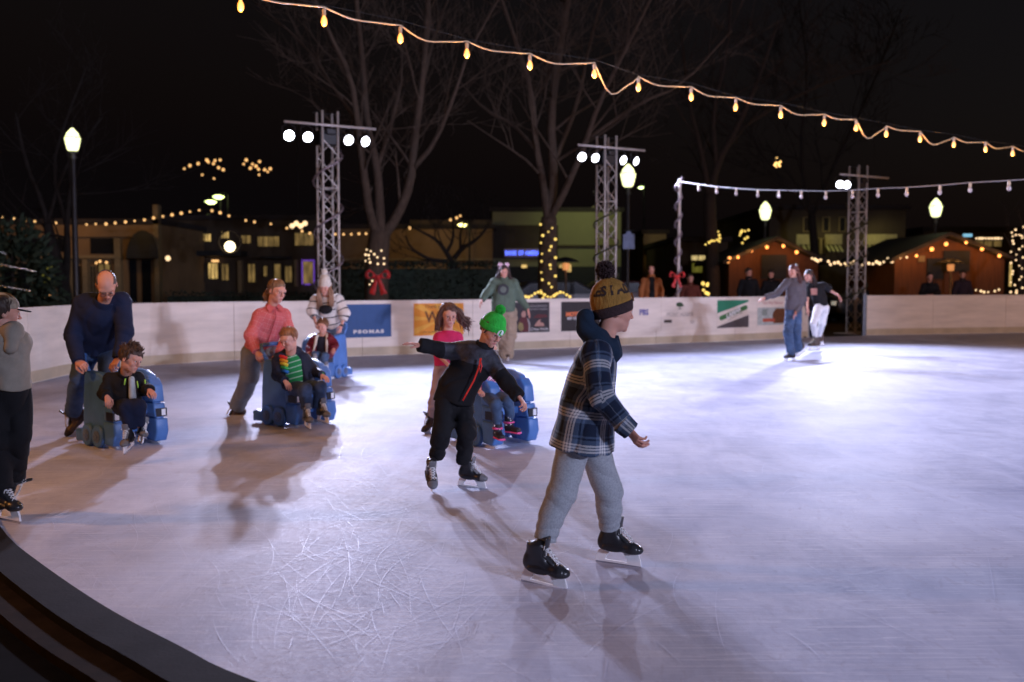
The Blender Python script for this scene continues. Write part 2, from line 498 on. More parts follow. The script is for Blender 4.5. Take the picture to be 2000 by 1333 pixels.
SK = {'black': skate_proto(BLK, BLK2, WLACE, HOLD), 'brown': skate_proto(BRN, BRN2, GLACE, HOLD), 'tan': skate_proto(TAN, BRN, GLACE, HOLD)}
GREYT = mat('skate_grey', (.16, .16, .17), .6, .3)
SK['grey'] = skate_proto(BLK, GREYT, WLACE, HOLD)
SK_CH = {o.name: [c for c in bpy.data.objects if c.parent == o] for o in SK.values()}

HAIRM = {}
def hair_mat(col):
    k = tuple(col)
    if k not in HAIRM: HAIRM[k] = mat('hair', col, .5, .45, 40, .5, 160, spec=.4, stretch=(1, 1, .15))
    return HAIRM[k]

def lock(m, pts, r, rng, n=5):
    pts = [np.asarray(p, float) for p in pts]
    N = 9; out = []
    for i in range(N):
        t = i/(N-1.0)*(len(pts)-1); a = int(min(t, len(pts)-2)); u = t-a
        p0 = pts[max(a-1, 0)]; p1 = pts[a]; p2 = pts[a+1]; p3 = pts[min(a+2, len(pts)-1)]
        out.append(.5*((2*p1)+(-p0+p2)*u+(2*p0-5*p1+4*p2-p3)*u*u+(-p0+3*p1-3*p2+p3)*u**3))
    rr = [r*(.35+1.0*math.sin(math.pi*min(1, (i/(N-1.0))*.9+.12))) for i in range(N)]; rr[-1] = r*.15
    m.tube(out, rr, n)

class Person: pass
def person(label, D, bx, j, head, hs=1.0, s=1.0, skin=SKIN, kid=1.0, top=None, pants=None, hands=None, skates=(), hair=None, group=None, near=None, face=True, name='person'):
    P = Person(); P.D = D; P.s = s
    h = near if near else min(.010, max(.0055, D*.0011)); P.h = h
    base = W(bx, 600, D); base[2] = 0; P.base = base
    def J(p):
        if len(p) == 2: p = (p[0], p[1], 0)
        return W(p[0], p[1], D+p[2])-base
    P.J = J
    q = {k: J(v) for k, v in j.items()}; P.q = q
    R = frame(*head); P.R = R; P.hc = q['head']; P.hs = hs
    P.hl = lambda p: P.hc+R@(np.asarray(p, float)*hs)
    P.Rh = R; P.hh = lambda p: P.hc+P.Rh@(np.asarray(p, float)*hs)
    lat = nrm(q['sB']-q['sA']); P.lat = lat
    # ---- body: head, neck, hands and the body under the clothes, one mesh
    hd = head_sdf(kid).xform(P.hc, R, hs)
    nb = q['neck']
    hd.seg(P.hl((0, -.028, -.055)), nb, .050*hs, .054*hs, .03*hs)
    hh = .0032 if D < 12 else .005
    v, f, _ = hd.mesh(hh*max(hs, .9))
    loc = (v-P.hc)@R/hs
    parts = [(v, f, 0, tint_of(loc))]
    b = SDF(); ch, pe = q['chest'], q['pelvis']
    tw = (.13*s, .085*s)
    b.seg(q['neck'], ch, .05*s, (.1*s, .07*s), .03, lat=lat)
    b.seg(ch, pe, tw, (.115*s, .085*s), .03, lat=lat)
    for X_ in 'AB':
        if 'e'+X_ in q:
            b.seg(q['s'+X_], ch, .045*s, .06*s, .03)
            b.seg(q['s'+X_], q['e'+X_], .038*s, .032*s, .02); b.seg(q['e'+X_], q['w'+X_], .032*s, .022*s, .01)
        if 'k'+X_ in q:
            b.seg(q['h'+X_], q['k'+X_], .06*s, .042*s, .03); b.seg(q['k'+X_], q['a'+X_], .042*s, .03*s, .02)
    v, f, _ = b.mesh(.013); parts.append((v, f, 0, np.zeros((len(v), 3))))
    for X_, hdv in (hands or {}).items():
        tip, nn, curl, side = hdv[:4]; hsz = hdv[4] if len(hdv) > 4 else s
        wr = q['w'+X_]; d = nrm(J(tip)-wr); z = nrm(np.asarray(nn, float)-d*np.dot(nn, d)); x = np.cross(d, z)
        RR = np.stack([x, d, z], 1)
        hm = hand_sdf(curl, .08, side).xform(wr, RR, hsz)
        v, f, _ = hm.mesh(.0034 if D < 12 else .0045)
        parts.append((v, f, 0, np.tile([[0, .25, 0]], (len(v), 1))))
    v, f, mi, at = join(parts)
    root = mesh_np(name, v, f, [skin], None, base, attrs={'tint': at}); P.root = root
    tag(root, label, 'person', group)
    # ---- eyes and brows
    if face:
        for sx in (-1, 1):
            m = MB(); m.ball((0, 0, 0), .0118*hs, 10)
            RR = np.array(Matrix.Rotation(rad(-90), 3, 'X')); vs = [P.hl((sx*.031, .0755, .008))+R@(RR@np.asarray(p)) for p in m.v]; m.v = [tuple(p) for p in vs]
            cen = np.array(m.v)
            fy = np.array([np.mean([(R.T@(cen[i]-P.hl((sx*.031, .0755, .008))))[1] for i in ff]) for ff in m.f])
            m.m = [1 if y > .0078*hs else 0 for y in fy]
            m.build('eye', [EYEW, EYED], root, smooth=True)
            hc_ = (hair or {}).get('brow', (.05, .03, .02))
            m = MB(); m.tube([P.hl((sx*.014, .0865, .031)), P.hl((sx*.028, .0855, .0355)), P.hl((sx*.045, .0755, .032))], [.0022*hs, .0026*hs, .0012*hs], 5)
            m.build('eyebrow', hair_mat(hc_), root, smooth=True)
    # ---- trousers
    if pants:
        g = SDF(); t = pants; w = t.get('w', 1.0)*s
        wa = q.get('waistp', pe+nrm(ch-pe)*.1*s)
        plat = nrm(q['hB']-q['hA']) if 'hA' in q and np.linalg.norm(q['hB']-q['hA']) > .03 else lat
        g.seg(wa, pe, (.135*w, .1*w), (.15*w, .115*w), .0, lat=plat, fa=True)
        for X_ in 'AB':
            if 'k'+X_ not in q: continue
            r = [x*s for x in t.get('r', (.085, .065, .05))]
            g.seg(q['h'+X_], q['k'+X_], r[0], r[1], .03, v0=0)
            kx = q.get('m'+X_)
            if kx is not None:
                g.seg(q['k'+X_], kx, r[1], (r[1]+r[2])/2, .02, v0=.4); g.seg(kx, q['a'+X_], (r[1]+r[2])/2, r[2], .015, fb=True, v0=.6)
            else: g.seg(q['k'+X_], q['a'+X_], r[1], r[2], .02, fb=True, v0=.4)
        bn = []
        for X_ in 'AB':
            if 'k'+X_ not in q or D > 13: continue
            ba = t.get('bunch', .007)*1.0; up = nrm(q['k'+X_]-q['a'+X_])
            bn += [(q['k'+X_]-up*.04*s, .09*s, nrm(up+V(.35, 0, .0)), 42/s, ba*.8), (q['a'+X_]+up*.07*s, .085*s, nrm(up+V(-.3, .1, 0)), 55/s, ba), (q['h'+X_], .12*s, nrm(up+V(.6, .2, 0)), 30/s, ba*.6)]
        v, f, a = g.mesh(h, cloth_disp(t.get('seed', 3), t.get('amp', .006), t.get('freq', 30), (1, 1, 1.4), bn), pat=True)
        mesh_np(t.get('name', 'trousers'), v, f, t['mat'], root, attrs={'pat': a})
    # ---- top
    if top:
        g = SDF(); t = top
        cw, ww, hw = [tuple(x*s for x in r) for r in t.get('body', ((.17, .12), (.165, .12), (.175, .13)))]
        wa = q.get('waist', (ch+pe)/2); hem = q.get('hem', pe)
        ua = nrm(ch-wa)
        g.seg(ch, wa, cw, ww, .0, lat=lat, v0=.0)
        g.seg(wa, hem, ww, hw, .02, lat=lat, fb=True, v0=np.linalg.norm(ch-wa))
        nk = q['neck']; g.seg(ch, nk+(ch-nk)*.15, (cw[0]*.9, cw[1]*.9), (.062*s, .06*s), .04, lat=lat, fb=True, v0=None)
        ar = [x*s for x in t.get('arm', (.068, .055, .042))]
        g.seg(q['sA'], q['sB'], ar[0], ar[0], .05, v0=None)
        for X_ in 'AB':
            if 'e'+X_ not in q: continue
            if t.get('short'):
                e = q['s'+X_]+(q['e'+X_]-q['s'+X_])*t['short']; g.seg(q['s'+X_], e, ar[0], ar[1]*1.1, .03, fb=True)
            else:
                L1 = np.linalg.norm(q['e'+X_]-q['s'+X_])
                g.seg(q['s'+X_], q['e'+X_], ar[0], ar[1], .03, v0=0)
                ee = q['w'+X_]; 
                if t.get('rolled'): ee = q['e'+X_]+(ee-q['e'+X_])*t['rolled']
                g.seg(q['e'+X_], ee, ar[1], ar[2], .015, fb=True, v0=L1)
        if t.get('vcut') is not None: pass
        bn = []
        for X_ in 'AB':
            if 'e'+X_ not in q or t.get('short') or D > 13: continue
            ba = t.get('bunch', .006); up = nrm(q['e'+X_]-q['w'+X_])
            bn += [(q['e'+X_], .075*s, nrm(up+V(.3, .2, .3)), 50/s, ba), (q['w'+X_]+up*.05*s, .06*s, up, 60/s, ba*.8), (q['s'+X_], .09*s, nrm(q['s'+X_]-q['e'+X_]+V(.3, 0, 0)), 36/s, ba*.8)]
        v, f, a = g.mesh(h, cloth_disp(t.get('seed', 5), t.get('amp', .007), t.get('freq', 26), (1, 1, 1), bn), pat=True)
        P.top = mesh_np(t.get('name', 'jacket'), v, f, t['mat'], root, attrs={'pat': a})
        P.topg = g
        if t.get('cuffs') is not None:
            for X_ in 'AB':
                if 'e'+X_ not in q: continue
                d = nrm(q['w'+X_]-q['e'+X_]); c = SDF(); c.seg(q['w'+X_]-d*.03*s, q['w'+X_]+d*.018*s, ar[2]*1.0, ar[2]*.86, 0, fa=True, fb=True)
                v, f, _ = c.mesh(h*.8); mesh_np('cuff', v, f, t['cuffs'], root)
        if t.get('collar') is not None:
            cm, rr, up = t['collar']
            ax = nrm(P.hl((0, -.028, -.06))-nk); c = SDF()
            c.seg(nk-ax*.03*s, nk+ax*up*s, (rr*1.15*s, rr*1.1*s), (rr*s, rr*s), 0, lat=lat, fb=True, fa=True)
            c.seg(nk+ax*(.0)*s, nk+ax*(up+.08)*s, (rr*.82*s, rr*.8*s), (rr*.85*s, rr*.83*s), .0, lat=lat, op='-')
            v, f, _ = c.mesh(h*.8); mesh_np('collar', v, f, cm, root)
    # ---- hair
    if hair and hair.get('style'):
        col = hair_mat(hair['col']); g = SDF(); st = hair['style']; T = hair.get('t', .012)
        k_ = 1+.04*kid
        g.ell((0, -.024, .04), (.074*k_+T, .092*k_+T*.8, .08*k_+T), 0)
        if st == 'long':
            g.seg((0, -.06, .02), (0, -.075, -.12), (.075, .045), (.085, .035), .03, lat=(1, 0, 0))
        if st == 'short': g.seg((0, -.05, .0), (0, -.06, -.045), (.07, .045), (.055, .035), .02, lat=(1, 0, 0))
        g.cut((0, .078-hair.get('back', 0), .05), nrm(V(0, 1, -.55)), .01)
        g.cut((0, .0, -.02-hair.get('low', .0)), nrm(V(0, .75, -.7)), .01)
        g.cut((0, .0, hair.get('bottom', -.075)), (0, 0, -1), .01)
        if hair.get('bald'):
            g.ell((0, .01, .115), (.07, .11, .075), .01, op='-')
        g.xform(P.hc, R, hs)
        nz = noise_fn(hair.get('seed', 2), 90, 5, (1, 1, .5)); n2 = noise_fn(5, 28, 3); am = hair.get('amp', .006)
        v, f, _ = g.mesh(.0045 if D < 12 else .006, lambda p: (am*nz(p)+am*1.2*n2(p)).astype(np.float32))
        ho = mesh_np('hair', v, f, col, root); P.hair = ho
        rng = random.Random(hair.get('seed', 2))
        if hair.get('tufts'):
            m = MB()
            for i in range(hair['tufts']):
                a = rng.uniform(-math.pi, math.pi); el = rng.uniform(.15, 1.4)
                d = V(math.cos(a)*math.cos(el), math.sin(a)*math.cos(el), math.sin(el)); c = V(0, -.024, .04)
                if d[1] > .55 and d[2] < .5: continue
                p = c+d*V(.08, .1, .088); fl = V(*hair.get('flow', (0, .6, .2)))
                t1 = nrm(d*.5+fl+V(rng.uniform(-.5, .5), rng.uniform(-.5, .5), rng.uniform(-.2, .3)))
                Ln = hair.get('tl', .04)*rng.uniform(.6, 1.3)
                lock(m, [P.hl(p-d*.01), P.hl(p+t1*Ln*.5+d*.006), P.hl(p+t1*Ln)], .0038*hs, rng, 4)
            m.build('hair_tuft', col, root, smooth=True)
        if D < 16 and not hair.get('bald') and st:
            m = MB()
            for i in range(260):
                a = rng.uniform(-math.pi, math.pi); fr = abs(a) < 1.15
                e1 = rng.uniform(.45, .7) if fr else rng.uniform(-.35, .25); e0 = e1+rng.uniform(.45, .9); w0 = rng.uniform(-.2, .2)
                pts_ = []
                for t in (0, .33, .66, 1):
                    e_ = e0+(e1-e0)*t; aa = a+w0*(1-t)
                    pts_.append(P.hl((math.sin(aa)*math.cos(e_)*(.076*k_+T), -.024+math.cos(aa)*math.cos(e_)*(.094*k_+T*.8), .04+math.sin(e_)*(.082*k_+T))))
                lock(m, pts_, .0034*hs*rng.uniform(.6, 1.3), rng, 4)
            m.build('hair_strand', col, root, smooth=True)
        if hair.get('locks'):
            m = MB()
            for (p0, p1, p2, p3, nl, sp, r) in hair['locks']:
                for i in range(int(nl*2.4)):
                    o = [V(rng.gauss(0, 1), rng.gauss(0, 1), rng.gauss(0, 1))*sp*kk for kk in (.35, .7, 1, 1.3)]
                    lock(m, [P.hl(V(*p)+oo) for p, oo in zip((p0, p1, p2, p3), o)], r*.52*hs*rng.uniform(.6, 1.4), rng, 5)
            m.build('hair_strand', col, root, smooth=True)
    # ---- skates
    for (kind, pt, yaw, pitch, roll, size) in skates:
        o = SK[kind]; sk = _hide_copy(o, root); y = rad(yaw); M = Matrix.Rotation(y-math.pi/2, 4, 'Z')@Matrix.Rotation(rad(pitch), 4, 'Y')@Matrix.Rotation(rad(roll), 4, 'X')
        if isinstance(pt, str): p = q['a'+pt]-np.array(M@Vector((-.058, 0, .215)))*size
        else: p = J(pt)
        sk.matrix_local = Matrix.Translation(Vector(p))@M@Matrix.Scale(size, 4)
    return P

def beanie(P, m1, m2=None, pom=None, cuff=.04, tall=.02, pomr=.045, rise=.0, ribs=60, tilt=0, name='hat', bulge=1.0):
    """knit hat in the head's own frame"""
    hs = P.hs; R = P.Rh = P.R@np.array(Matrix.Rotation(rad(tilt), 3, 'X'))
    g = SDF(); g.ell((0, -.022, .045), (.088*bulge, .107*bulge, .088+tall), 0)
    if tall > .03: g.ell((0, -.03, .07+tall*.5), (.07*bulge, .08*bulge, .06+tall*.6), .03)
    n = nrm(V(0, .16, -1)); g.cut((0, 0, .022+rise), n, .004)
    g.xform(P.hc, R, hs)
    nz = noise_fn(4, 55, 4); v, f, _ = g.mesh(min(.005, P.h), lambda p: (.0035*nz(p)).astype(np.float32))
    o = mesh_np(name, v, f, m1, P.root)
    if cuff:
        g = SDF(); g.ell((0, -.022, .045), (.0955*bulge, .1145*bulge, .105+tall), 0)
        g.cut((0, 0, .012+rise), n, .006); g.cut((0, 0, .012+rise+cuff), -n, .006)
        g.xform(P.hc, R, hs); v, f, _ = g.mesh(min(.005, P.h), lambda p: (.0015*nz(p)).astype(np.float32))
        mesh_np('hat_cuff', v, f, m2 or m1, o)
    if pom:
        c = P.hh((0, -.035, .045+.088+tall+pomr*.55+(.02 if tall > .03 else 0))); rng = random.Random(3); m = MB()
        m.ball((0, 0, 0), pomr*.8*hs, 8)
        for i in range(420):
            d = nrm(V(rng.gauss(0, 1), rng.gauss(0, 1), rng.gauss(0, 1))); L = pomr*hs*rng.uniform(.92, 1.12)
            e = nrm(d+V(rng.gauss(0, .12), rng.gauss(0, .12), rng.gauss(0, .12)))
            m.tube([d*L*.6, (d*.5+e*.5)*L*.9, e*L], [.0035*hs, .004*hs, .0018*hs], 4)
        m.v = [tuple(np.asarray(p)+c) for p in m.v]; m.build('pompom', pom, o, smooth=True)
    return o
# ================================================================= cloth patterns
def pat_nodes(m_name, rough=.85):
    m, nt, b = newmat(m_name); N = nt.nodes.new
    at = N('ShaderNodeAttribute'); at.attribute_name = 'pat'
    sx = N('ShaderNodeSeparateXYZ'); lk(nt, at.outputs['Vector'], sx.inputs[0])
    b.inputs['Roughness'].default_value = rough; b.inputs['Specular IOR Level'].default_value = .2
    no = N('ShaderNodeTexNoise'); no.inputs['Scale'].default_value = 240; tc = N('ShaderNodeTexCoord'); lk(nt, tc.outputs['Object'], no.inputs['Vector'])
    bu = N('ShaderNodeBump'); bu.inputs['Strength'].default_value = .35; bu.inputs['Distance'].default_value = .01
    lk(nt, no.outputs['Fac'], bu.inputs['Height']); lk(nt, bu.outputs[0], b.inputs['Normal'])
    return m, nt, b, sx
def mth(nt, op, a, b=None, c=None):
    n = nt.nodes.new('ShaderNodeMath'); n.operation = op
    for i, x in enumerate((a, b, c)):
        if x is None: continue
        if isinstance(x, (int, float)): n.inputs[i].default_value = x
        else: lk(nt, x, n.inputs[i])
    return n.outputs[0]
def ramp(nt, fac, stops, interp='CONSTANT'):
    r = nt.nodes.new('ShaderNodeValToRGB'); r.color_ramp.interpolation = interp
    els = r.color_ramp.elements
    while len(els) < len(stops): els.new(.5)
    for e, (p, c) in zip(els, stops): e.position = p; e.color = (*c, 1)
    lk(nt, fac, r.inputs[0]); return r.outputs[0]
def mixc(nt, f, a, b, mode='MIX'):
    n = nt.nodes.new('ShaderNodeMix'); n.data_type = 'RGBA'; n.blend_type = mode
    for i, x in ((0, f), (6, a), (7, b)):
        if isinstance(x, (int, float)): n.inputs[i].default_value = x
        elif isinstance(x, tuple): n.inputs[i].default_value = (*x, 1)
        else: lk(nt, x, n.inputs[i])
    return n.outputs[2]
def plaid(name, per, stops, mix=.5, off=(.0, .0), mode='MIX'):
    m, nt, b, sx = pat_nodes(name)
    fu = mth(nt, 'FRACT', mth(nt, 'ADD', mth(nt, 'DIVIDE', sx.outputs[0], per), 10+off[0]))
    fv = mth(nt, 'FRACT', mth(nt, 'ADD', mth(nt, 'DIVIDE', sx.outputs[1], per), 10+off[1]))
    cu = ramp(nt, fu, stops); cv = ramp(nt, fv, stops)
    lk(nt, mixc(nt, mix, cu, cv, mode), b.inputs['Base Color']); return m
def stripes(name, per, stops, off=0.0, axis=1):
    m, nt, b, sx = pat_nodes(name)
    fv = mth(nt, 'FRACT', mth(nt, 'ADD', mth(nt, 'DIVIDE', sx.outputs[axis], per), 10+off))
    lk(nt, ramp(nt, fv, stops), b.inputs['Base Color']); return m
NAVY = (.009, .016, .036); MID = (.07, .105, .17); WH = (.62, .62, .62); LN = (.05, .07, .12)
M_PLAID = plaid('plaid_flannel', .15, [(0, NAVY), (.3, MID), (.36, NAVY), (.42, MID), (.56, WH), (.62, LN), (.645, WH), (.71, LN), (.735, WH), (.80, MID), (.93, NAVY)], .5, (.12, .2))
M_PINKPLAID = plaid('pink_plaid', .05, [(0, (.58, .13, .13)), (.7, (.48, .08, .085)), (.82, (.70, .33, .30)), (.92, (.55, .11, .11))], .5)
DENIM = mat('denim', (.035, .06, .12), .85, .35, 14, .3, 300)
DENIM_L = mat('denim_faded', (.13, .17, .24), .85, .3, 8, .3, 300)
DENIM_M = mat('denim_mid', (.05, .09, .17), .85, .35, 8, .3, 300)
GREY_SW = mat('grey_sweat', (.33, .355, .38), .9, .2, 120, .3, 320)
BLACKC = cloth((.012, .012, .014)); NAVYC = cloth((.012, .018, .045)); HOODN = cloth((.012, .026, .05))
KHAKI = cloth((.30, .23, .16)); OLIVE = cloth((.10, .14, .10)); CREAM = cloth((.62, .55, .45)); WHITEC = cloth((.72, .72, .72))

def zline(P, pts, r, m, name='zip', lift=.0):
    b = MB(); b.tube([P.J(p) for p in pts], r, 6); return b.build(name, m, P.root, smooth=True)
def front_patch(P, c, dirs, name, m, r, h=None):
    pass
def sdf_part(P, g, name, m, disp=None, h=None, parent=None):
    v, f, _ = g.mesh(h or P.h, disp); return mesh_np(name, v, f, m, parent or P.root)
def text_mesh(txt, size, depth=.0, bold=0.0, space=1.0):
    cu = bpy.data.curves.new('t', 'FONT'); cu.body = txt; cu.size = size; cu.extrude = depth; cu.offset = bold; cu.align_x = 'CENTER'; cu.align_y = 'CENTER'; cu.space_character = space
    cu.resolution_u = 3
    o = bpy.data.objects.new('t', cu); C.objects.link(o)
    dg = bpy.context.evaluated_depsgraph_get(); e = o.evaluated_get(dg); me = e.to_mesh()
    v = np.array([tuple(x.co) for x in me.vertices]); f = [tuple(p.vertices) for p in me.polygons]
    e.to_mesh_clear(); bpy.data.objects.remove(o); bpy.data.curves.remove(cu)
    return v, f
def subdiv(v, f, ln):
    bm = bmesh.new(); vv = [bm.verts.new(x) for x in v]
    for q in f:
        try: bm.faces.new([vv[i] for i in q])
        except ValueError: pass
    for _ in range(4):
        es = [e for e in bm.edges if e.calc_length() > ln]
        if not es: break
        bmesh.ops.subdivide_edges(bm, edges=es, cuts=1)
        bmesh.ops.triangulate(bm, faces=bm.faces)
    bm.verts.index_update()
    r = np.array([tuple(x.co) for x in bm.verts]); fs = [tuple(x.index for x in q.verts) for q in bm.faces]; bm.free()
    return r, fs
def hat_text(P, hat, txt, size, az, z, mtl, name='lettering', rx=.094, ry=.113, rz=.13, c=(0, -.022, .045), bold=0.002, tilt=0):
    """text wrapped on the hat ellipsoid, az degrees from the front, positive to the wearer's right"""
    v, f = text_mesh(txt, size, 0, bold); v, f = subdiv(v, f, .012)
    out = []
    for p in v:
        a = rad(az)-p[0]/.1; zz = z+p[1]
        k = math.sqrt(max(.02, 1-(zz/rz)**2))
        out.append(P.hh((c[0]+math.sin(a)*rx*k, c[1]+math.cos(a)*ry*k, c[2]+zz)))
    m = MB(); m.add(out, f); return m.build(name, mtl, hat)

# ================================================================= skating aids
BLUE = mat('blue_plastic', (.065, .17, .42), .42, .18, 6, .12, 60, spec=.45)
WHEELM = mat('wheel_grey', (.12, .16, .25), .5, .2); LBLK = mat('decal_black', (.015, .015, .02), .3, .1); LWHT = mat('decal_white', (.7, .7, .72), .4, .05)
def make_cart():
    r = bpy.data.objects.new('skating_aid', None)
    for sy in (-1, 1):
        y0 = sy*.15; y1 = sy*.225
        a, b = min(y0, y1), max(y0, y1)
        m = MB()
        m.prism([(-.27, .10), (-.26, .34), (-.235, .58), (-.20, .63), (.02, .62), (.13, .58), (.185, .50), (.20, .36), (.235, .30), (.25, .16), (.235, .07), (.17, .05), (.13, .1), (.05, .13), (-.05, .12), (-.13, .13), (-.2, .11)], a, b)
        p = m.build('side_panel', BLUE, r, bevel=.018, smooth=True)
        m = MB()  # thick front column in three steps
        m.prism([(.09, .36), (.10, .55), (.165, .56), (.215, .50), (.235, .36)], y0-.02*sy, y1+.012*sy)
        m.prism([(.11, .235), (.10, .35), (.24, .35), (.262, .235)], y0-.02*sy, y1+.012*sy)
        m.prism([(.12, .04), (.11, .225), (.272, .225), (.285, .12), (.25, .03)], y0-.02*sy, y1+.018*sy)
        m.build('front_column', BLUE, p, bevel=.014, smooth=True)
        m = MB(); m.box((.257, (y0+y1)/2+.004*sy, .275), (.012, .098, .07)); m.box((.2, y1+.013*sy, .275), (.1, .006, .07))
        l = m.build('lamp_decal', LBLK, p)
        m = MB(); m.box((.264, (y0+y1)/2+.02*sy, .275), (.006, .035, .052)); m.build('decal_plate', LWHT, l)
        for wx in (-.155, .02):
            m = MB(); RY = np.array(Matrix.Rotation(rad(-90*sy), 3, 'X'))
            m.lathe((wx, y1-.01*sy, .095), [(.088, 0), (.095, .008), (.095, .03), (.085, .042), (.05, .042), (.045, .034)], 20, R=RY)
            w = m.build('wheel', BLUE, r, smooth=False)
            m = MB(); m.lathe((wx, y1-.01*sy, .095), [(.05, .034), (.05, .047), (.02, .05), (.018, .056)], 14, R=RY)
            for k in range(6): m.box((wx+.033*math.cos(k*1.047), y1+.04*sy, .095+.033*math.sin(k*1.047)), (.01, .006, .01))
            m.build('hub', WHEELM, w)
        m = MB(); m.prism([(-.40, .02), (-.405, .11), (-.38, .13), (-.27, .115), (-.24, .03)], a, b+.0); m.build('rear_runner', BLUE, r, bevel=.014, smooth=True)
        m = MB(); m.prism([(-.3, 0), (-.3, .02), (.2, .03), (.24, .012), (.2, 0)], (a+b)/2-.012, (a+b)/2+.012); m.build('glide_strip', LWHT, r)
    m = MB(); m.box((-.03, 0, .29), (.34, .31, .06)); m.build('seat', BLUE, r, bevel=.015)
    m = MB(); m.prism([(-.23, .3), (-.26, .60), (-.22, .61), (-.18, .3)], -.155, .155); m.build('backrest', BLUE, r, bevel=.012)
    m = MB(); m.tube([(-.22, -.18, .6), (-.30, -.185, .71), (-.34, -.16, .755), (-.345, 0, .765), (-.34, .16, .755), (-.30, .185, .71), (-.22, .18, .6)], .02, 10); m.build('push_handle', BLUE, r, smooth=True)
    m = MB(); m.box((.0, 0, .12), (.1, .31, .03)); m.build('foot_rest', BLUE, r, bevel=.006)
    v, f = text_mesh('GLICE', .07, .001, .002)
    for sy in (-1, 1):
        m = MB(); X = V(1, 0, 0)*(-sy)
        m.add([V(-.06, sy*.2265, .43)+X*p[0]*-1*1+V(0, 0, 1)*p[1]+V(0, sy*.001, 0)*1 for p in v] if sy > 0 else [V(-.06, -.2265, .43)+V(1, 0, 0)*p[0]+V(0, 0, 1)*p[1] for p in v], f)
    return r
CART = None
def place_cart(px, py, yaw, label, sc_=1.04):
    global CART
    if CART is None: CART = make_cart(); C.objects.link(CART); c = CART
    else: c = copy_tree(CART)
    p = G(px, py); c.location = p; c.rotation_euler = (0, 0, rad(yaw)-math.pi/2); c.scale = (sc_,)*3
    tag(c, label, 'skating aid', 'blue skating aids with a seat')
    return c
place_cart(244, 868, 50, 'blue plastic skating aid pushed by the man in the navy sweater')
place_cart(582, 828, 52, 'blue plastic skating aid pushed by the woman in the pink plaid shirt')
place_cart(968, 866, 41, 'blue plastic skating aid behind the boy in the green hat')
place_cart(634, 738, -22, 'blue plastic skating aid pushed by the woman in the white hat')

# ================================================================= the skaters
# 1 boy in plaid, foreground
P = person('boy in blue plaid jacket, grey sweatpants and brown and gold pompom hat', 4.75, 1140, dict(
    head=(1202, 608, .0), neck=(1180, 668, .0), chest=(1162, 716, 0), waist=(1146, 795, 0), hem=(1137, 875, 0), pelvis=(1144, 858, 0.0), waistp=(1148, 815, 0),
    sA=(1164, 692, -.125), sB=(1170, 692, .125), eA=(1172, 773, -.215), wA=(1226, 836, -.24), eB=(1182, 790, .2), wB=(1208, 826, .16),
    hA=(1118, 880, -.085), kA=(1098, 962, -.10), mA=(1078, 1005, -.1), aA=(1065, 1054, -.10), hB=(1160, 872, .085), kB=(1189, 962, .14), mB=(1190, 992, .16), aB=(1190, 1030, .2)),
    (108, 8, 0), hs=.86, s=.80, kid=1.0, near=.0055,
    top=dict(mat=M_PLAID, body=((.175, .13), (.215, .165), (.275, .195)), arm=(.078, .07, .056), amp=.007, freq=22, seed=11, name='jacket'),
    pants=dict(mat=GREY_SW, r=(.100, .084, .066), w=.78, amp=.006, freq=13, seed=21, bunch=.007, name='sweatpants'),
    hands={'A': ((1248, 866, -.27), (.75, .55, .3), .75, -1, .84)},
    hair=dict(style=None, brow=(.2, .12, .07)),
    skates=[('black', (1060, 1149, -.14), 64, 6, 4, .83), ('black', (1205, 1107, .2), 66, 2, -4, .83)])
HERO = P
HATG = mat('hat_gold', (.30, .155, .03), .9, .3, 60, .9, 130, stretch=(1, 1, .3)); HATB = mat('hat_brown', (.035, .018, .018), .9, .3, 60, .7, 130)
HATL = mat('hat_letter', (.035, .02, .015), .9, .2)
hat = beanie(P, HATG, HATB, HATB, cuff=.058, tall=.05, pomr=.052, rise=-.026, bulge=1.1, tilt=15)
hat_text(P, hat, 'PADRES', .07, 38, .075, HATL, rx=.101, ry=.121, rz=.15, bold=.003)
hat_text(P, hat, 'PADRES', .07, 190, .075, HATL, rx=.101, ry=.121, rz=.15, bold=.003)
hat_text(P, hat, 'S', .055, 4, .018, mat('patch_gold', (.6, .3, .04), .7), 'cuff_badge', rx=.113, ry=.134, rz=.16, bold=.006)
# hood of the sweatshirt and its collar
g = SDF(); n0 = P.q['neck']; A = lambda x, y, dy=0: P.J((x, y, dy))
for sg in (-1, 1):
    g.seg(A(1143, 624, sg*.045), A(1166, 668, sg*.092), .036, .036, .03); g.seg(A(1166, 668, sg*.092), A(1201, 684, sg*.058), .034, .018, .03)
g.seg(A(1144, 618, -.05), A(1144, 618, .05), .034, .034, .03); g.seg(A(1144, 645, -.05), A(1144, 645, .05), .04, .04, .04)
g.seg(A(1202, 668, -.05), A(1206, 690, -.04), .014, .012, .02)
g.seg(A(1204, 660, .045), A(1210, 694, .03), .014, .012, .02)
g.seg(A(1168, 660, 0), A(1174, 688, 0), (.09, .07), (.10, .09), .04, lat=(0, 1, 0))
g.ell(A(1168, 634, 0), (.055, .062, .04), .02, op='-')
g.seg(A(1184, 672, 0), A(1202, 610, 0), .050, .078, .01, op='-')
sdf_part(P, g, 'hood', HOODN, cloth_disp(31, .005, 30), .005)
for (pts) in ([(1213, 722, -.065), (1222, 775, -.09), (1217, 830, -.1), (1208, 880, -.105)],):
    pass
# shirt tail, cuff, pocket
g = SDF(); g.seg(A(1213, 825, -.24), A(1233, 843, -.245), .052, .046, 0, fa=True, fb=True)
v, f, a = g.mesh(.005, cloth_disp(3, .003, 60), pat=True); mesh_np('cuff', v, f, M_PLAID, P.root, attrs={'pat': a+.09})

